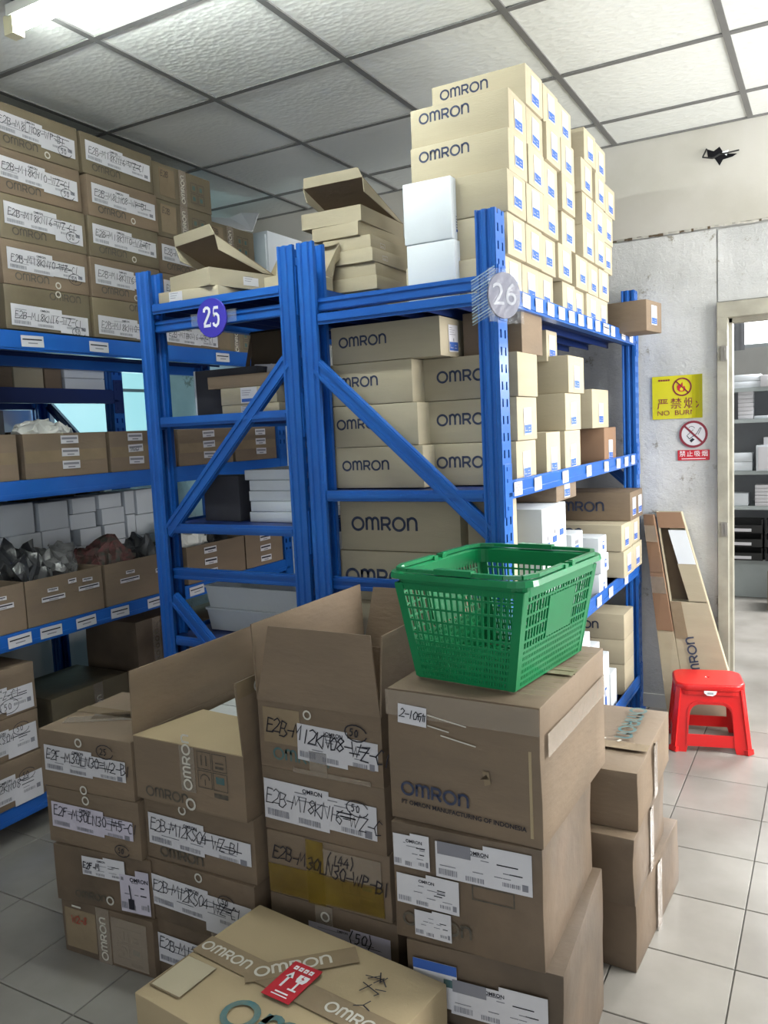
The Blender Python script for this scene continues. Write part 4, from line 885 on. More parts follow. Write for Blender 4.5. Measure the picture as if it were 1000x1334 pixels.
def open_carton(x, y, z, w, d, h, k, label, group, rz, flaps, kin='kraft_dim'):
    """open shipping carton: base, four walls and four flaps, each flap given by hinge side, length, angle from vertical outwards (deg)"""
    root = empty('open_carton', (x, y, z), rz, label, 'box', group); th = .005
    for nm, (a, b, c, e, f, g_) in dict(base=(-w/2,-d/2,0,w/2,d/2,th), front_wall=(-w/2,-d/2,th,w/2,-d/2+th,h), back_wall=(-w/2,d/2-th,th,w/2,d/2,h), left_wall=(-w/2,-d/2+th,th,-w/2+th,d/2-th,h), right_wall=(w/2-th,-d/2+th,th,w/2,d/2-th,h)).items():
        mb = MB(); mb.box(a, b, c, e, f, g_, k); mb.obj(nm, root)
    out = {}
    for side, l, ang, taper in flaps:
        a = math.radians(ang); s, c = math.sin(a)*l, math.cos(a)*l
        P = {'F': [(-w/2,-d/2,h),(w/2,-d/2,h),(w/2-taper,-d/2-s,h+c),(-w/2+taper,-d/2-s,h+c)], 'B': [(w/2,d/2,h),(-w/2,d/2,h),(-w/2+taper,d/2+s,h+c),(w/2-taper,d/2+s,h+c)],
             'L': [(-w/2,d/2,h),(-w/2,-d/2,h),(-w/2-s,-d/2+taper,h+c),(-w/2-s,d/2-taper,h+c)], 'R': [(w/2,-d/2,h),(w/2,d/2,h),(w/2+s,d/2-taper,h+c),(w/2+s,-d/2+taper,h+c)]}[side]
        out[side] = slab(P, .004, kin if side != 'F' or ang > 0 else kin, 'flap', root)
    return root, out
o, fp = open_carton(DX-.002, DY+.0, .5155, .375, .53, .172, 'kraft_dim', 'open carton with pale front flap folded in, on top of the second floor stack', gD, math.radians(0), (('L', .178, -1, 0), ('R', .185, -4, .0), ('B', .16, 10, .02)), 'kraft_dim')
fr = slab([(-.1875,-.265,.1725),(.1875,-.265,.1725),(.160,-.075,.182),(-.125,-.055,.182)], .004, 'kraft_top', 'flap', o); tag(fr, 'folded-in flap, paler as if lit from above')  # flap paler than its carton, light from above painted in
dm = (.375, .53, .172)
logo(o, .030, 'faint', fmat('F', *dm, .035, .012, 0, .0015)); tape_v(o, dm, .165, .05, .172, letters=False); logo(o, .030, 'tape_white', fmat('F', *dm, .205, .055, math.pi/2, .0035), 'tape_print')
ring(o, dm, .195, .018, .014); symbols(o, dm, .225, .07, s=.045)
inn = MB()
for i in range(3): inn.box(-.17, .0+.08*i, .10, .17, .075+.08*i, .150, 'clearbin')
tag(inn.obj('packed_goods', o), 'wrapped goods inside', kind='stuff')
tpb = MB(); tpb.rect(0, 0, .13, .05, 0, 'tape'); tpb.obj('packing_tape', o, Matrix.Translation((.1895-.010, -.262, .172+.135)) @ Matrix(((0,0,1,0),(1,0,0,0),(0,1,0,0),(0,0,0,1))))
logo(o, .034, 'tape_white', Matrix.Translation((.1895-.006, -.20, .172+.143)) @ Matrix(((0,0,1,0),(1,0,0,0),(0,1,0,0),(0,0,0,1))), 'tape_print')
# E: third column
gE = 'third stack of shipping cartons on the floor'
EX, EW, ED, EY = -1.078, .352, .50, 1.806
for i, (z, h, k) in enumerate(((0, .163, 'kraft_dim'), (.1635, .156, 'kraft_old'), (.320, .166, 'kraft_dim'), (.4865, .165, 'kraft_dim'))):
    o = carton(EX+(.006 if i == 1 else 0), EY, z, EW+(.012 if i < 2 else 0), ED, h, k, math.radians([0, 1, 1, 0][i]), '%s of the third floor stack' % ['bottom carton hidden at the foot', 'second carton, circled label behind the fragile-sticker carton,', 'third carton, bound with yellow tape and handwritten,', 'fourth carton, long white label with circled number,'][i], gE, jit=.0035, seed=120+i)
    dm = (EW, ED, h)
    if i == 3:
        ship_label(o, fmat('F', *dm, .005, .032, rot=-.02, lift=.004), .325, .118, 88)
        handwrite(o, fmat('F', *dm, .012, .075, rot=-.08, lift=.0065), 'E2B-M18KN16-WZ-C', .038, seed=41, sc=.52, t=.0022, circ=(.265, .052, .026, '50'))
    elif i == 2:
        strip(o, 'F', dm, .12, .0, .05, .165, 'yellow_tape', lift=.004); strip(o, 'F', dm, .005, .005, .33, .075, 'yellow_tape', rot=.02, lift=.0045); strip(o, 'F', dm, .17, .08, .16, .07, 'clear_tape', lift=.004); symbols(o, dm, .22, .05)
        handwrite(o, fmat('F', *dm, .02, .10, rot=-.10, lift=.0065), 'E2B-M30LN30-WP-B1', .034, seed=43, sc=.55, t=.003); handwrite(o, fmat('F', *dm, .18, .118, rot=-.05, lift=.0065), '(144)', .026, seed=44, t=.0026)
    elif i == 1:
        ship_label(o, fmat('F', *dm, .11, .055, lift=.004), .23, .062, 90, False, 'lilac'); handwrite(o, fmat('F', *dm, .225, .085, rot=-.05, lift=.0065), '(50)', .028, seed=45, t=.003); tape_v(o, dm, .13, .09, .156, letters=False); ring(o, dm, .16, .13)
o, fp = open_carton(EX, EY+.015, .652, .352, .53, .170, 'kraft_dim', 'open carton with all flaps raised on top of the third floor stack', gE, 0, (('F', .185, -7, .030), ('L', .190, 2, 0), ('R', .19, 3, .004), ('B', .18, 12, .02)), 'kraft_dim')
dm = (.352, .53, .170)
strip(o, 'F', dm, .015, .065, .11, .09, 'tape', lift=.0012); ship_label(o, fmat('F', *dm, .115, .035, rot=-.03, lift=.0016), .225, .10, 95)
handwrite(o, fmat('F', *dm, .025, .095, rot=-.12, lift=.0045), 'E2B-M12KN08-WZ-C1', .036, seed=51, sc=.55, t=.003, circ=(.255, .06, .026, '50'))
logo(o, .033, 'teal', fmat('F', *dm, .04, .022, 0, .0014)); ring(o, dm, .15, .150, .010)
tape_v(o, dm, .148, .0, .06, letters=False); strip(o, 'F', dm, .10, -.0, .22, .012, 'clear_tape', lift=.004)
# S: stack with the basket
gS = 'right-hand tall stack of large cartons on the floor'
def big_labels(o, dm, lift=.004, upper=True):
    w, d, h = dm
    ship_label(o, fmat('F', *dm, .105, h*.62, rot=.0, lift=lift), .21, .088, 201, False)
    mb = MB(); mb.rect(0, 0, .075, .028, 0, 'grey_ink'); mb.obj('label_panel', o, fmat('F', *dm, .11, h*.62+.052, 0, lift+.0018))
S3 = carton(-.655, 1.69, 0, .345, .43, .367, 'kraft_old', math.radians(4), 'bottom carton of the tall right-hand stack, blue-headed label, bulging', gS, jit=.007, seed=131)
dm = (.345, .43, .367); big_labels(S3, dm, .009)
mb = MB(); mb.box(0, 0, 0, .10, .10, .0005, 'paper'); mb.rect(0, .078, .10, .10, .001, 'blue_ink'); mb.rect(.07, .05, .09, .068, .001, 'teal'); barcode(mb, .005, .05, .03, .012, .001, rr); barcode(mb, .035, .035, .03, .008, .001, rr); mb.obj('shipping_label', S3, fmat('F', *dm, .02, .235, 0, .009))
ship_label(S3, fmat('F', *dm, .03, .115, rot=0, lift=.009), .13, .085, 203, False)
S2 = carton(-.676, 1.685, .3675, .335, .425, .262, 'kraft_old', math.radians(2), 'middle carton of the tall right-hand stack, covered in white shipping labels', gS, jit=.005, seed=132)
dm = (.335, .425, .262); big_labels(S2, dm, .006)
ship_label(S2, fmat('F', *dm, .006, .168, rot=0, lift=.0065), .085, .078, 205, False); ship_label(S2, fmat('F', *dm, .010, .085, rot=-.01, lift=.0065), .145, .075, 206, False); ship_label(S2, fmat('F', *dm, .05, .018, rot=0, lift=.0065), .085, .062, 207, False, word=False)
logo(S2, .032, 'faint', fmat('F', *dm, .02, .032, 0, .004)); mb = MB(); mb.ribbon([(0,0),(.09,0),(.09,.03),(0,.03)], .003, 0, 'faint', True); mb.obj('handling_symbols', S2, fmat('F', *dm, .185, .128, 0, .004))
S1 = carton(-.667, 1.715, .630, .345, .465, .292, 'kraft_dim', math.radians(-1), 'big taped carton carrying the green basket, note 2-10 stuck on it', gS, jit=.005, seed=133)
dm = (.345, .465, .292)
logo(S1, .032, 'navy', fmat('F', *dm, .028, .058, -.02, .0045)); link('printed_text', text_mesh('PT OMRON MANUFACTURING OF INDONESIA', .0135, 'ink', True), S1, fmat('F', *dm, .028, .043, -.02, .0045))
mb = MB(); mb.box(0, 0, 0, .068, .042, .0005, 'paper'); mb.obj('note', S1, fmat('F', *dm, .03, .222, -.05, .0085)); handwrite(S1, fmat('F', *dm, .036, .236, -.1, .0105), '2-10fr', .019, seed=61, t=.0022, sc=.55)
strip(S1, 'F', dm, .0, .235, .345, .055, 'clear_tape', lift=.0055); strip(S1, 'R', dm, .03, .18, .42, .05, 'clear_tape', rot=-.0, lift=.005)
for a, b, c in ((.10, .245, .09), (.10, .222, .05), (.13, .205, .08)): strip(S1, 'F', dm, a, b, c, .0025, 'tape_white', 'tape_crease', -.15, .007)
mb = MB(); mb.face([(0,0,0),(.022,.004,0),(.014,.013,0)], 'dark_brown'); mb.face([(.006,.018,0),(.010,-.012,0),(.024,-.006,0),(.02,.02,0)], 'tape'); mb.obj('puncture', S1, fmat('F', *dm, .215, .125, 0, .005))
mb = MB(); mb.box(-.1725, -.002, .2915, .1725, .0015, .2932, 'dark_brown'); mb.obj('flap_slit', S1); strip(S1, 'T', dm, .0, .21, .345, .05, 'tape', lift=.003)
for i in range(12): strip(S1, 'T', dm, .19+.0*i, .06+.03*i, .15, .003, 'tape', 'flap_ridge', 0, .004)
mb = MB(); mb.bar((.150, -.233, .02), (.150, -.233, .2), .006, .002, (0,-1,0), 'kraft_top'); mb.obj('torn_edge', S1)
# C: shorter stack behind
gC = 'low stack of taped cartons behind the basket stack'
for i, (x, y, z, w, d, h, rz) in enumerate(((-.612, 2.335, 0, .35, .50, .205, -3), (-.622, 2.26, .2055, .35, .44, .185, 1), (-.610, 2.335, .391, .325, .50, .160, 1))):
    o = carton(x, y, z, w, d, h, 'kraft_dim' if i == 2 else 'kraft_old', math.radians(rz), '%s carton of the low stack between the basket stack and the red stool' % ['bottom', 'middle', 'top'][i], gC, jit=.006, seed=140+i)
    dm = (w, d, h); strip(o, 'R', dm, d*.42, .0, .05, h-.005, 'clear_tape', lift=.006)
    mb = MB(); mb.box(w/2-.0015, -.001, .02, w/2+.0065, .001, h-.01, 'dark_brown'); mb.obj('flap_slit', o)
    if i == 2:
        logo(o, .054, 'teal', fmat('T', *dm, .215, d-.02, -math.pi/2, .0085)); strip(o, 'T', dm, 0, .135, w, .05, 'tape', lift=.007)
        for q in range(3):
            mb = MB(); mb.rect(0, 0, .22, .004, 0, 'faint'); mb.obj('printed_line', o, fmat('T', *dm, .07+.02*q, d-.03, -math.pi/2, .0085))
        for q in range(5): mb = MB(); mb.rect(0, 0, .012+.004*(q % 3), .008, 0, 'tape_white'); mb.obj('tape_tear', o, fmat('T', *dm, .06+.045*q, .178+.006*(q % 2), .3*q, .0095))
# F: foreground carton
FW, FD, FH = .545, .375, .312; FR = math.radians(-7)
_o = Vector((-.975, 1.47, 0)); ctr = _o + Matrix.Rotation(FR, 3, 'Z') @ Vector((0, -FD/2, 0))
F = carton(ctr.x, ctr.y, 0, FW, FD, FH, 'kraft_top', FR, 'big pale carton in the foreground with red fragile sticker on its lid', None, jit=.003, seed=150); dm = (FW, FD, FH)
mb = MB(); mb.box(-FW/2+.004, -.003, FH-.001, FW/2-.001, .001, FH+.003, 'dark_brown'); mb.obj('flap_slit', F)
strip(F, 'T', dm, .0, FD/2-.03, FW, .062, 'tape', lift=.0035)
logo(F, .030, 'tape_white', fmat('T', *dm, .006, FD/2-.014, 0, .0050), 'tape_print')
logo(F, .030, 'tape_white', fmat('T', *dm, .375, FD/2-.016, -.02, .0050), 'tape_print')
strip(F, 'T', dm, .185, FD/2-.045, .25, .055, 'tape', rot=.84, lift=.0042); logo(F, .034, 'tape_white', fmat('T', *dm, .192, FD/2-.022, .84, .0055), 'tape_print')
logo(F, .082, 'teal', fmat('T', *dm, .205, .030, 0, .0044))
mb = MB(); mb.box(0, 0, 0, .075, .115, .0005, 'sign_red'); z = .0012
mb.box(0, 0, 0, .075, .115, .0006, 'sign_red')
for q in range(4): mb.rect(.012+.0135*q, .092, .012+.0135*q+.010, .104, z, 'sign_white'); mb.rect(.015+.0135*q, .096, .012+.0135*q+.007, .0985, z+.0003, 'sign_red')
mb.ribbon([(.022,.035),(.022,.072)], .006, z, 'sign_white'); mb.face([(.012,.066,z),(.032,.066,z),(.022,.086,z)], 'sign_white')
mb.face([(.040,.084,z),(.040,.070,z),(.044,.060,z),(.062,.060,z),(.066,.070,z),(.066,.084,z)], 'sign_white'); mb.ribbon([(.053,.062),(.053,.038)], .005, z, 'sign_white'); mb.rect(.042, .033, .064, .038, z, 'sign_white'); mb.face([(.053,.085,z+.0004),(.049,.073,z+.0004),(.055,.072,z+.0004),(.051,.063,z+.0004),(.058,.074,z+.0004),(.053,.076,z+.0004)], 'sign_red')
mb.rect(.022, .018, .056, .022, z, 'sign_white'); mb.rect(.018, .010, .060, .013, z, 'sign_white')
tag(mb.obj('fragile_sticker', F, fmat('T', *dm, .238, .137, .05, .0070)), 'red and white fragile sticker')
mb = MB(); mb.rect(0, 0, .09, .11, 0, 'tape'); mb.obj('old_label', F, fmat('T', *dm, .010, .030, .04, .0042))
mb = MB(); mb.box(0, 0, 0, .086, .106, .0004, 'kraft'); mb.obj('pale_label', F, fmat('T', *dm, .015, .033, .04, .0046))
mb = MB()
for st in ([(0,.08),(.018,.10)], [(.012,.11),(.03,.085),(.035,.105)], [(-.01,.085),(.03,.095),(.05,.08)], [(.03,.10),(.02,.075)], [(.0,.065),(.05,.055),(.045,.045)], [(.02,.07),(.01,.04)], [(.05,.03),(.045,.012),(.028,.0)], [(.045,.012),(.066,.006)], [(.035,.062),(.058,.07)]): mb.ribbon(st, .0028, 0, 'ink')
mb.obj('handwriting', F, fmat('T', *dm, .395, .215, -.05, .0050))
mb = MB(); mb.box(0, 0, 0, .09, .13, .0005, 'lilac'); mb.obj('shipping_label', F, fmat('R', *dm, .03, .08, 0, .004))

# ------------------------------------------------------------------ green basket
BK = empty('shopping_basket', (-.668, 1.722, .9245), math.radians(-7), 'green plastic shopping basket with slotted sides on the big taped carton', 'basket')
wt, dt, wb_, db_, bh_ = .318, .385, .235, .340, .236
def bc(z, sx, sy):   # corner at height fraction
    f = z/bh_; return Vector((sx*(wb_+(wt-wb_)*f)/2, sy*(db_+(dt-db_)*f)/2, z))
sides = [((-1,-1),(1,-1),18), ((1,-1),(1,1),24), ((1,1),(-1,1),18), ((-1,1),(-1,-1),24)]
for si, (a, b, n) in enumerate(sides):
    mb = MB(); z0, z1 = .006, bh_-.020
    nrm = None
    def P(u, z): return bc(z, *a).lerp(bc(z, *b), u)
    d = (P(1, z0)-P(0, z0)); upv = P(.5, z1)-P(.5, z0); nrm = d.cross(upv).normalized()
    m0 = .055
    mb.bar(P(m0*.5, z0), P(m0*.5, z1), .020, .0045, nrm, 'green'); mb.bar(P(1-m0*.5, z0), P(1-m0*.5, z1), .020, .0045, nrm, 'green')
    for i in range(n+1):
        u = m0+(1-2*m0)*i/n; mb.bar(P(u, z0), P(u, z1), .0046, .003, nrm, 'green')
    for i in range(2*n):       # the finer lower slots
        u = m0+(1-2*m0)*(i+.5)/(2*n)
        if i % 2 == 0: mb.bar(P(u+.5*(1-2*m0)/(2*n), z0), P(u+.5*(1-2*m0)/(2*n), .085), .003, .0028, nrm, 'green')
    for z in [.006, .020, .034, .048, .062, .076, .088, .106, .134, .162, .190, bh_-.022]:
        mb.bar(P(0, z), P(1, z), .0046 if z > .08 else .0055, .0036, nrm, 'green')
    if si == 1 or si == 3:     # blank name plate
        c = [P(.34, .095), P(.70, .095), P(.70, .185), P(.34, .185)]; o_ = nrm*.003
        mb.hexa([q-o_ for q in c]+[q+o_ for q in c], 'green')
    mb.obj('side_wall', BK)
mb = MB()
for i in range(12):
    f = -1+2*i/11; mb.bar((f*wb_/2*.97, -db_/2, .003), (f*wb_/2*.97, db_/2, .003), .006, .003, (0,0,1), 'green')
for i in range(17):
    f = -1+2*i/16; mb.bar((-wb_/2, f*db_/2*.98, .003), (wb_/2, f*db_/2*.98, .003), .006, .0034, (0,0,1), 'green')
mb.obj('base', BK)
# rim: wide rolled lip with rounded corners
def rrloop(w, d, r, n=4): return [Vector((p[0], p[1])) for p in rrect(-w/2, -d/2, w/2, d/2, r, n)]
mb = MB(); prof = [(-.006, bh_-.034), (-.006, bh_), (.002, bh_+.004), (.016, bh_+.004), (.018, bh_-.008), (.015, bh_-.008), (.013, bh_), (.0, bh_-.002), (-.002, bh_-.034)]
n = len(rrloop(1, 1, .1)); rings = []
for off, z in prof: rings.append([(p.x, p.y, z) for p in rrloop(wt+2*off, dt+2*off, .030+off)])
for a in range(len(prof)):
    b = (a+1) % len(prof)
    for i in range(n):
        j = (i+1) % n; mb.face([rings[a][i], rings[a][j], rings[b][j], rings[b][i]], 'green')
smooth(mb.mesh('x')); rm = mb.obj('rim', BK); smooth(rm.data, 50)
for s in (-1, 1):      # handles folded down against the rim, one to each long half
    mb = MB(); zz = bh_+.010; W_, D_ = wt/2+.006, dt/2+.004
    pts = [(-W_, s*.02), (-W_, s*(D_-.05)), (-W_+.015, s*(D_-.012)), (-W_+.05, s*D_), (W_-.05, s*D_), (W_-.015, s*(D_-.012)), (W_, s*(D_-.05)), (W_, s*.02)]
    for a, b in zip(pts, pts[1:]): mb.bar((a[0], a[1], zz), (b[0], b[1], zz), .010, .008, (0,0,1), 'green')
    mb.bar((-.045, s*D_, zz+.002), (.045, s*D_, zz+.002), .018, .012, (0,0,1), 'green')
    for x in (-W_, W_): mb.bar((x-.009, s*.018, zz-.008), (x+.009, s*.018, zz-.008), .016, .020, (0,0,1), 'green')
    mb.obj('handle', BK)

# ------------------------------------------------------------------ red stool
ST = empty('stool', (-.492, 3.80, 0), math.radians(13), 'red plastic stool standing on the tiles in front of the leaning cartons', 'stool')
SH, SB, STp = .30, (.318, .262), (.262, .205)
def side_plate(wb, wt_, h):
    """outline of one side with its arch and the gap between the feet"""
    outer = [(-wb/2, 0), (-wb/2+.055, 0), (-wb/2+.062, .028), (wb/2-.062, .028), (wb/2-.055, 0), (wb/2, 0), (wt_/2, h), (-wt_/2, h)]
    a0 = wb/2-.062; a1 = wb/2-.072
    hole = [(-a0, .078), (a0, .078), (a1, .165)]+[(a1-.045+.045*math.cos(math.radians(t)), .165+.048*math.sin(math.radians(t))) for t in range(15, 91, 15)]+[(-a1+.045-.045*math.cos(math.radians(t)), .165+.048*math.sin(math.radians(t))) for t in range(90, 0, -15)]+[(-a1, .165)]
    return plate([outer, hole], .0022, .0012, 'red', 'side')
for si in range(4):
    wide = si % 2 == 0
    wb2, wt2 = (SB[0], STp[0]) if wide else (SB[1], STp[1]); off_b, off_t = (SB[1]/2, STp[1]/2) if wide else (SB[0]/2, STp[0]/2)
    tilt = math.atan2(off_b-off_t, SH-.02); h = (SH-.02)/math.cos(tilt)
    me = side_plate(wb2, wt2, h); ang = [0, math.pi/2, math.pi, -math.pi/2][si]
    m = Matrix.Rotation(ang, 4, 'Z') @ Matrix.Translation((0, -off_b, 0)) @ Matrix.Rotation(math.pi/2-tilt, 4, 'X')
    link('side_frame', me, ST, m)
    # raised bead around the arch
    bd = MB(); a1 = wb2/2-.060; pts = [(-a1, .03), (-a1+.006, .165)]+[(-a1+.052-.046*math.cos(math.radians(t)), .170+.055*math.sin(math.radians(t))) for t in range(15, 91, 15)]+[(a1-.052+.046*math.cos(math.radians(t)), .170+.055*math.sin(math.radians(t))) for t in range(90, 0, -15)]+[(a1-.006, .165), (a1, .03)]
    for p, q in zip(pts, pts[1:]): bd.bar((p[0], p[1], .003), (q[0], q[1], .003), .007, .007, (0,0,1), 'red')
    bd.obj('bead', ST, m)
for sx in (-1, 1):
    for sy in (-1, 1):
        mb = MB(); b0, t0 = Vector((sx*SB[0]/2, sy*SB[1]/2, 0)), Vector((sx*STp[0]/2, sy*STp[1]/2, SH-.02))
        mb.bar(b0+Vector((-sx*.007, -sy*.007, 0)), t0+Vector((-sx*.007, -sy*.007, 0)), .024, .024, (sx, sy, 0), 'red')
        mb.bar(b0+Vector((-sx*.010, -sy*.010, 0)), b0+Vector((-sx*.012, -sy*.012, .022)), .038, .038, (sx, sy, 0), 'red')
        mb.obj('leg', ST)
me = plate([rrect(-STp[0]/2-.008, -STp[1]/2-.008, STp[0]/2+.008, STp[1]/2+.008, .05, 6), arc(0, 0, .011, .011, 0, 345, 12)], .008, .008, 'red'); smooth(me, 50); link('seat', me, ST, Matrix.Translation((0, 0, SH-.014)))
mb = MB(); ap = rrect(-STp[0]/2-.012, -STp[1]/2-.012, STp[0]/2+.012, STp[1]/2+.012, .052, 6)
for i in range(len(ap)):
    j = (i+1) % len(ap); mb.hexa([(ap[i][0],ap[i][1],SH-.045),(ap[j][0],ap[j][1],SH-.045),(ap[j][0]*.97,ap[j][1]*.97,SH-.045),(ap[i][0]*.97,ap[i][1]*.97,SH-.045),(ap[i][0],ap[i][1],SH-.012),(ap[j][0],ap[j][1],SH-.012),(ap[j][0]*.97,ap[j][1]*.97,SH-.012),(ap[i][0]*.97,ap[i][1]*.97,SH-.012)], 'red')
mb.obj('seat_apron', ST)
mb = MB(); mb.face([(-.026,-.120,.276),(.026,-.120,.276),(.022,-.1215,.262),(.008,-.122,.254),(-.014,-.122,.256),(-.026,-.121,.266)], 'sign_white'); mb.box(-.012, -.123, .262, .012, -.1215, .270, 'alu'); tag(mb.obj('sticker', ST), 'torn white sticker')

# ------------------------------------------------------------------ long cartons leaning by the door
def lean(name, label, quad, th, k, y0, group=None):
    root = empty(name, ((quad[2][0]+quad[3][0])/2, y0, 0), 0, label, 'box', group); bx = root.location.x
    P = [(q[0]-bx, q[1]-y0, q[2]) for q in quad]
    return root, P
gL = None
root, P = lean('flattened_carton', 'narrow brown carton leaning against the back wall beside the rack end', [(-.825,4.10,1.0),(-.775,4.09,1.0),(-.60,4.00,.0),(-.70,4.00,.0)], .02, 'kraft', 4.0)
mbk = MB(); F_ = [Vector(p) for p in P]; Bk = [p+Vector((0, .045, 0)) for p in F_]
mid = lambda a, b, f: a.lerp(b, f)
def seg(f0, f1, k, nm, q=0):
    mb = MB(); a, b, c, d = mid(F_[0],F_[3],f0), mid(F_[1],F_[2],f0), mid(F_[1],F_[2],f1), mid(F_[0],F_[3],f1)
    o_ = Vector((0, -q, 0)); v = Vector((0, .045, 0)); mb.hexa([d+o_, c+o_, c+v, d+v, a+o_, b+o_, b+v, a+v], k); mb.obj(nm, root)
seg(0, .28, 'red_brown', 'carton_panel'); seg(.282, .56, 'red_brown', 'carton_panel', .004); seg(.562, 1, 'kraft', 'carton_panel')
for f in (.05, .3): 
    a, b = mid(F_[0],F_[3],f), mid(F_[1],F_[2],f); slab([a+Vector((0,-.006,0)), b+Vector((0,-.006,0)), mid(F_[1],F_[2],f+.08)+Vector((0,-.006,0)), mid(F_[0],F_[3],f+.08)+Vector((0,-.006,0))], .001, 'clear_tape', 'packing_tape', root)
root, P = lean('flattened_carton', 'wide opened brown carton leaning beside the door frame, dark inside showing', [(-.765,4.12,1.012),(-.652,4.12,1.012),(-.355,3.99,.0),(-.60,3.99,.0)], .02, 'kraft', 4.0)
F_ = [Vector(p) for p in P]; V = Vector((0, .05, 0))
def pt(u, f): return F_[0].lerp(F_[1], u).lerp(F_[3].lerp(F_[2], u), f)
def board(u0, u1, f0, f1, k, nm, off=0, u0b=None, u1b=None, th=.005):
    a, b = pt(u0, f0), pt(u1, f0); c, d = pt(u1b if u1b is not None else u1, f1), pt(u0b if u0b is not None else u0, f1); o_ = Vector((0, off, 0)); t = Vector((0, th, 0))
    mb = MB(); mb.hexa([d+o_, c+o_, c+o_+t, d+o_+t, a+o_, b+o_, b+o_+t, a+o_+t], k); return mb.obj(nm, root)
board(0, 1, 0, 1, 'kraft', 'back_panel', .045)
board(0, 1, 0, .075, 'red_brown', 'end_panel', 0)
board(0, .34, .075, .42, 'dark_brown', 'inner_panel', .035, 0, .55)
board(.34, 1, .085, .245, 'white_card', 'front_flap', -.002, .45, 1)
board(.42, 1, .245, .42, 'kraft', 'front_flap', -.0, .52, 1)
board(0, 1, .425, 1, 'kraft', 'front_panel', 0)
board(.0, .30, .425, .60, 'tape', 'packing_tape', -.002, .0, .30, .001)
for u in (0, 1):
    a, b = pt(u, 0), pt(u, 1); mb = MB(); mb.bar(a+V*.5, b+V*.5, .048, .005, (1, 0, 0), 'kraft'); mb.obj('side_panel', root)
# wordmark running down the slope
ax_ = (pt(.3, .45)-pt(.3, .80)).normalized(); N_ = (pt(1, .5)-pt(0, .5)).cross(ax_).normalized(); Vp = N_.cross(ax_)
pp = pt(.44, .80)+N_*.006; logo(root, .045, 'navy', Matrix(((ax_.x, Vp.x, N_.x, pp.x), (ax_.y, Vp.y, N_.y, pp.y), (ax_.z, Vp.z, N_.z, pp.z), (0,0,0,1))))

# ------------------------------------------------------------------ signs on the back wall
YW = WY-.004
def wall_m(x, z, dy=0): return Matrix(((1,0,0,x),(0,0,-1,YW-dy),(0,1,0,z),(0,0,0,1)))
ys_ = empty('warning_sign', (-.788, YW, 1.465), 0, 'yellow no burning sign with red crossed flame, right edge curling off the wall', 'sign')
def L_(x, y, dz=0): return Matrix(((1,0,0,x),(0,0,-1,-dz),(0,1,0,y),(0,0,0,1)))
mb = MB(); N0 = 14
def yx(i): return .235*i/N0
def cur(i): t = max(0, i-10)/4; return .002+.022*t*t
for i in range(N0):
    a, b = yx(i), yx(i+1); mb.face([(a,-cur(i),0),(b,-cur(i+1),.001*(i-N0/2)*0),(b,-cur(i+1),.208),(a,-cur(i),.208)], 'yellow')
    mb.face([(b,-cur(i+1)+.0008,0),(a,-cur(i)+.0008,0),(a,-cur(i)+.0008,.208),(b,-cur(i+1)+.0008,.208)], 'yellow')
mb.obj('vinyl_sheet', ys_)
mb = MB(); mb.ribbon(arc(0, 0, .041, .041, 0, 350, 28), .007, 0, 'sign_maroon', True); mb.ribbon([(-.028,.028),(.028,-.028)], .006, 0, 'sign_maroon')
mb.face([(x, y, -.0003) for x, y in [(-.022,-.012),(-.012,-.022),(.008,-.022),(.016,-.008),(.010,.006),(.004,.0),(.002,.024),(-.008,.008),(-.014,.016),(-.024,.004)]], 'sign_red'); mb.face([(x, y, 0) for x, y in [(-.008,-.018),(.003,-.018),(.006,-.008),(-.002,.0),(-.010,-.008)]], 'yellow')
mb.obj('prohibition_symbol', ys_, L_(.140, .152, .0035))
for i, ch in enumerate('严禁烟'): link('printed_character', text_mesh(ch, .056, 'sign_maroon', False, 'CENTER'), ys_, L_(.050+.062*i, .070, .0035))
mb = MB(); mb.ribbon([(.0,.03),(.006,.022)], .004, 0, 'sign_maroon'); mb.ribbon([(.022,.036),(.016,.018),(.0,.0)], .005, 0, 'sign_maroon'); mb.obj('printed_character', ys_, L_(.205, .050, .014))
link('printed_text', text_mesh('NO  BURNI', .034, 'sign_maroon', False, 'LEFT', 1.12), ys_, L_(.022, .028, .0035))
mb = MB(); [mb.rect(.011*q, 0, .011*q+.009, .008, 0, 'sign_maroon') for q in range(5)]; mb.obj('printed_text', ys_, L_(.030, .184, .0035))
ns = empty('no_smoking_sign', (-.598, YW, 1.387), 0, 'round red and white no smoking symbol on the wall, right of the rack', 'sign')
ns2 = plate([arc(0, 0, .066, .066, 0, 350, 30)], .0008, .0002, 'paper'); link('sign_disc', ns2, ns, L_(0, 0, .001))
mb = MB(); mb.ribbon(arc(0, 0, .060, .060, 0, 350, 32), .011, 0, 'sign_maroon', True); mb.ribbon([(-.042,.042),(.042,-.042)], .009, .0003, 'sign_maroon')
mb.ribbon([(-.030,-.006),(-.018,-.022),(.014,.002)], .003, 0, 'ink'); mb.ribbon([(-.030,-.006),(.0,.022)], .002, 0, 'ink'); mb.face([(-.018,-.03,0),(-.010,-.040,0),(.006,-.026,0),(-.004,-.018,0)], 'ink')
mb.ribbon(arc(-.008, .026, .014, .012, 160, 10, 8), .002, 0, 'ink'); mb.ribbon([(.014,.0),(.030,.030),(.036,.028),(.022,-.002)], .0022, 0, 'ink')
mb.obj('no_smoking_symbol', ns, L_(0, 0, .0028))
nt_ = empty('red_notice', (-.598, YW, 1.261), 0, 'small red strip of white characters below the no smoking symbol', 'sign')
me = plate([rrect(-.073, 0, .073, .050, .004, 3)], .0008, .0002, 'sign_red'); link('sign_plate', me, nt_, L_(0, 0, .001))
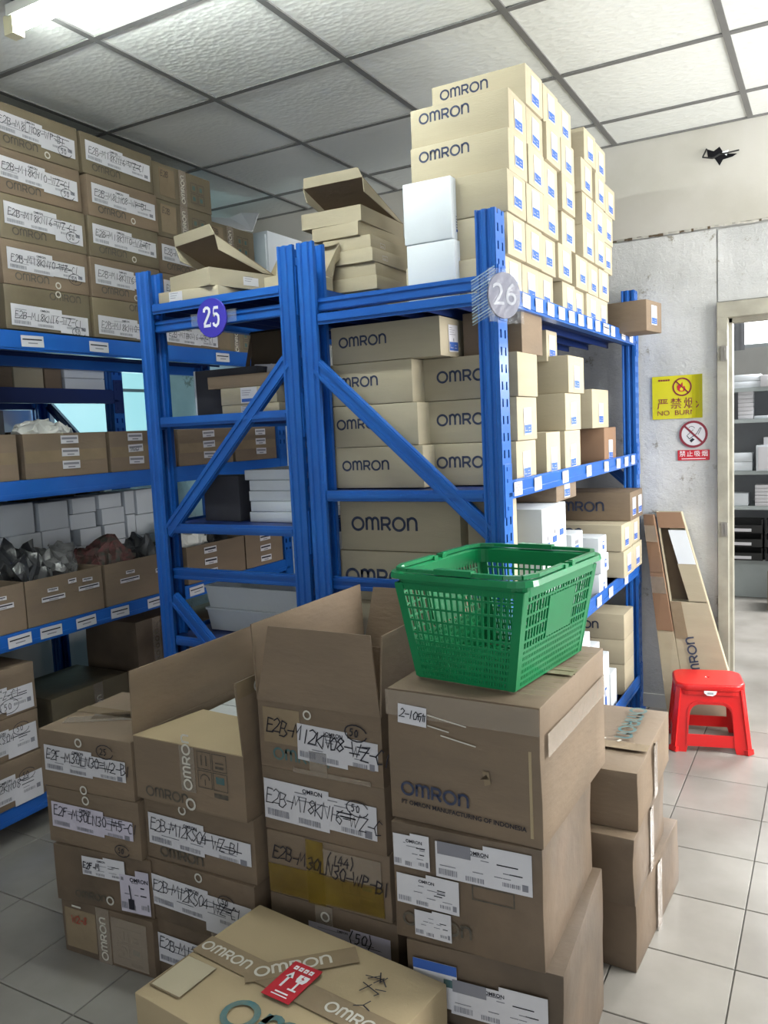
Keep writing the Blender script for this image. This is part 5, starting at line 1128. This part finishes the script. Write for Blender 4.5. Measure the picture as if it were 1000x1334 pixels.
for i, ch in enumerate('禁止吸烟'): link('printed_character', text_mesh(ch, .030, 'sign_white', False, 'CENTER'), nt_, L_(-.051+.034*i, .030, .0028))
mb = MB(); mb.rect(-.055, .006, .055, .009, 0, 'sign_white'); mb.obj('printed_text', nt_, L_(0, 0, .0028))

# ------------------------------------------------------------------ shelving and goods in the next room
sh = empty('steel_shelving', (-.2, 7.25, 0), 0, 'grey shelving full of small white boxes seen through the doorway', 'shelf')
SLV = [.31, .74, 1.02, 1.43, 1.675]
for z in SLV: mb = MB(); mb.box(-.85, -.22, z-.03, 1.6, .22, z, 'shelf_grey'); mb.obj('shelf_board', sh)
for x in (-.85, .75, 1.56):
    for y in (-.22, .18): mb = MB(); mb.box(x, y, 0, x+.04, y+.04, 1.75, 'shelf_grey'); mb.obj('upright', sh)
mb = MB(); mb.box(-.85, .215, .0, 1.6, .225, 1.72, 'grey_card'); mb.obj('back_panel', sh)
mb = MB(); mb.box(-.83, -.20, .0, 1.56, .20, .28, 'shelf_grey'); mb.obj('plinth', sh)
def farbox(x, y, z, w, d, h, k, label, g, n=1, dz=None):
    for i in range(n):
        carton(x, y, z+i*(h+.002), w, d, h, k, 0, (label if n == 1 else '%s %s' % (['lowest', 'second', 'third', 'fourth', 'fifth', 'sixth', 'seventh', 'eighth', 'ninth', 'tenth', 'eleventh', 'twelfth'][i], label)), g)
gN = 'small boxes on the shelving in the next room'
farbox(-.64, 7.12, 1.676, .26, .16, .05, 'white_card', 'flat white box at the left end of the top far shelf', gN, 2)
farbox(-.40, 7.10, 1.676, .22, .16, .09, 'paper', 'pale printed box beside the flat white boxes on the top far shelf', gN)
farbox(-.16, 7.12, 1.676, .10, .12, .036, 'paper', 'slim box of the left column on the top far shelf', gN, 10)
farbox(-.04, 7.12, 1.676, .10, .12, .036, 'paper', 'slim box of the right column on the top far shelf', gN, 10)
farbox(-.62, 7.12, 1.431, .11, .12, .030, 'paper', 'slim box of the column on the second far shelf', gN, 7)
farbox(-.47, 7.12, 1.431, .18, .12, .022, 'white_card', 'single flat box beside the column on the second far shelf', gN)
farbox(-.70, 7.12, 1.021, .26, .16, .07, 'white_card', 'white box at the left of the third far shelf', gN, 2)
o = empty('drawer_unit', (-.30, 7.15, 1.021), 0, 'small white drawer cabinet with a black handle on the third far shelf', 'drawer')
mb = MB(); mb.box(-.24, -.14, 0, .24, .14, .20, 'white_card'); mb.obj('unit_body', o)
mb = MB(); mb.box(-.225, -.147, .012, .225, -.14, .188, 'paper'); dr = mb.obj('drawer', o); mb = MB(); mb.box(-.03, -.155, .06, .13, -.147, .12, 'rubber'); mb.obj('handle', dr)
farbox(-.42, 7.12, 1.222, .14, .12, .06, 'paper', 'cream box on the small drawer cabinet', gN)
farbox(-.22, 7.12, 1.222, .16, .12, .07, 'winlight' if False else 'white_card', 'pale blue box on the small drawer cabinet', gN)
farbox(-.70, 7.12, .741, .20, .16, .10, 'white_card', 'white box at the left of the fourth far shelf', gN)
farbox(-.46, 7.10, .741, .18, .14, .026, 'paper', 'slim box of the crooked column on the fourth far shelf', gN, 6)
farbox(-.27, 7.12, .741, .12, .14, .11, 'white_card', 'white box right of the crooked column on the fourth far shelf', gN)
farbox(-.12, 7.12, .741, .16, .14, .075, 'white_card', 'white box near the right of the fourth far shelf', gN, 2)
for c in range(3):
    for r in range(3):
        o = empty('parts_bin', (-.66+.36*c, 7.06, .312+.11*r), 0, 'black parts bin with a white tag, %s row, %s column of the bottom far shelf' % (['lowest', 'middle', 'top'][r], ['left', 'middle', 'right'][c]), 'bin', 'black parts bins in the next room')
        mb = MB(); mb.box(-.17, -.10, 0, .17, .10, .012, 'rubber'); mb.box(-.17, -.10, .012, .17, -.09, .06, 'rubber'); mb.box(-.17, .09, .012, .17, .10, .10, 'rubber'); mb.box(-.17, -.09, .012, -.16, .09, .10, 'rubber'); mb.box(.16, -.09, .012, .17, .09, .10, 'rubber'); mb.obj('bin_body', o)
        mb = MB(); mb.box(-.09, -.104, .012, .09, -.10, .035, 'paper'); mb.obj('tag', o)
carton(-.28, 6.72, 0, .30, .28, .30, 'kraft_dim', 0, 'brown carton on the floor in front of the far shelving', None)

# ------------------------------------------------------------------ fluorescent battens
def batten(x, y, L, label, on=True):
    o = empty('ceiling_lamp', (x, y, CZ), 0, label, 'lamp', 'fluorescent battens under the ceiling')
    mb = MB(); mb.box(-L/2, -.025, -.035, L/2, .025, -.003, 'lampbody'); mb.obj('housing', o)
    bm = bmesh.new(); bmesh.ops.create_cone(bm, cap_ends=True, segments=14, radius1=.014, radius2=.014, depth=L-.08)
    me = bpy.data.meshes.new('tube'); bm.to_mesh(me); bm.free(); me.materials.append(MT['tube']); smooth(me)
    link('tube', me, o, Matrix.Translation((0, 0, -.062)) @ Matrix.Rotation(math.pi/2, 4, 'Y'))
    for s in (-1, 1): mb = MB(); mb.box(s*L/2-.02, -.02, -.085, s*L/2+.02, .02, -.03, 'sock'); mb.obj('socket', o)
batten(-1.58, 1.76, 1.22, 'lit fluorescent batten on the ceiling at the top left')
batten(.75, 2.2, 1.22, 'added unseen fluorescent batten over the aisle, brightening ceiling and cartons')  # extra lamp out of view, added to light ceiling and carton ends
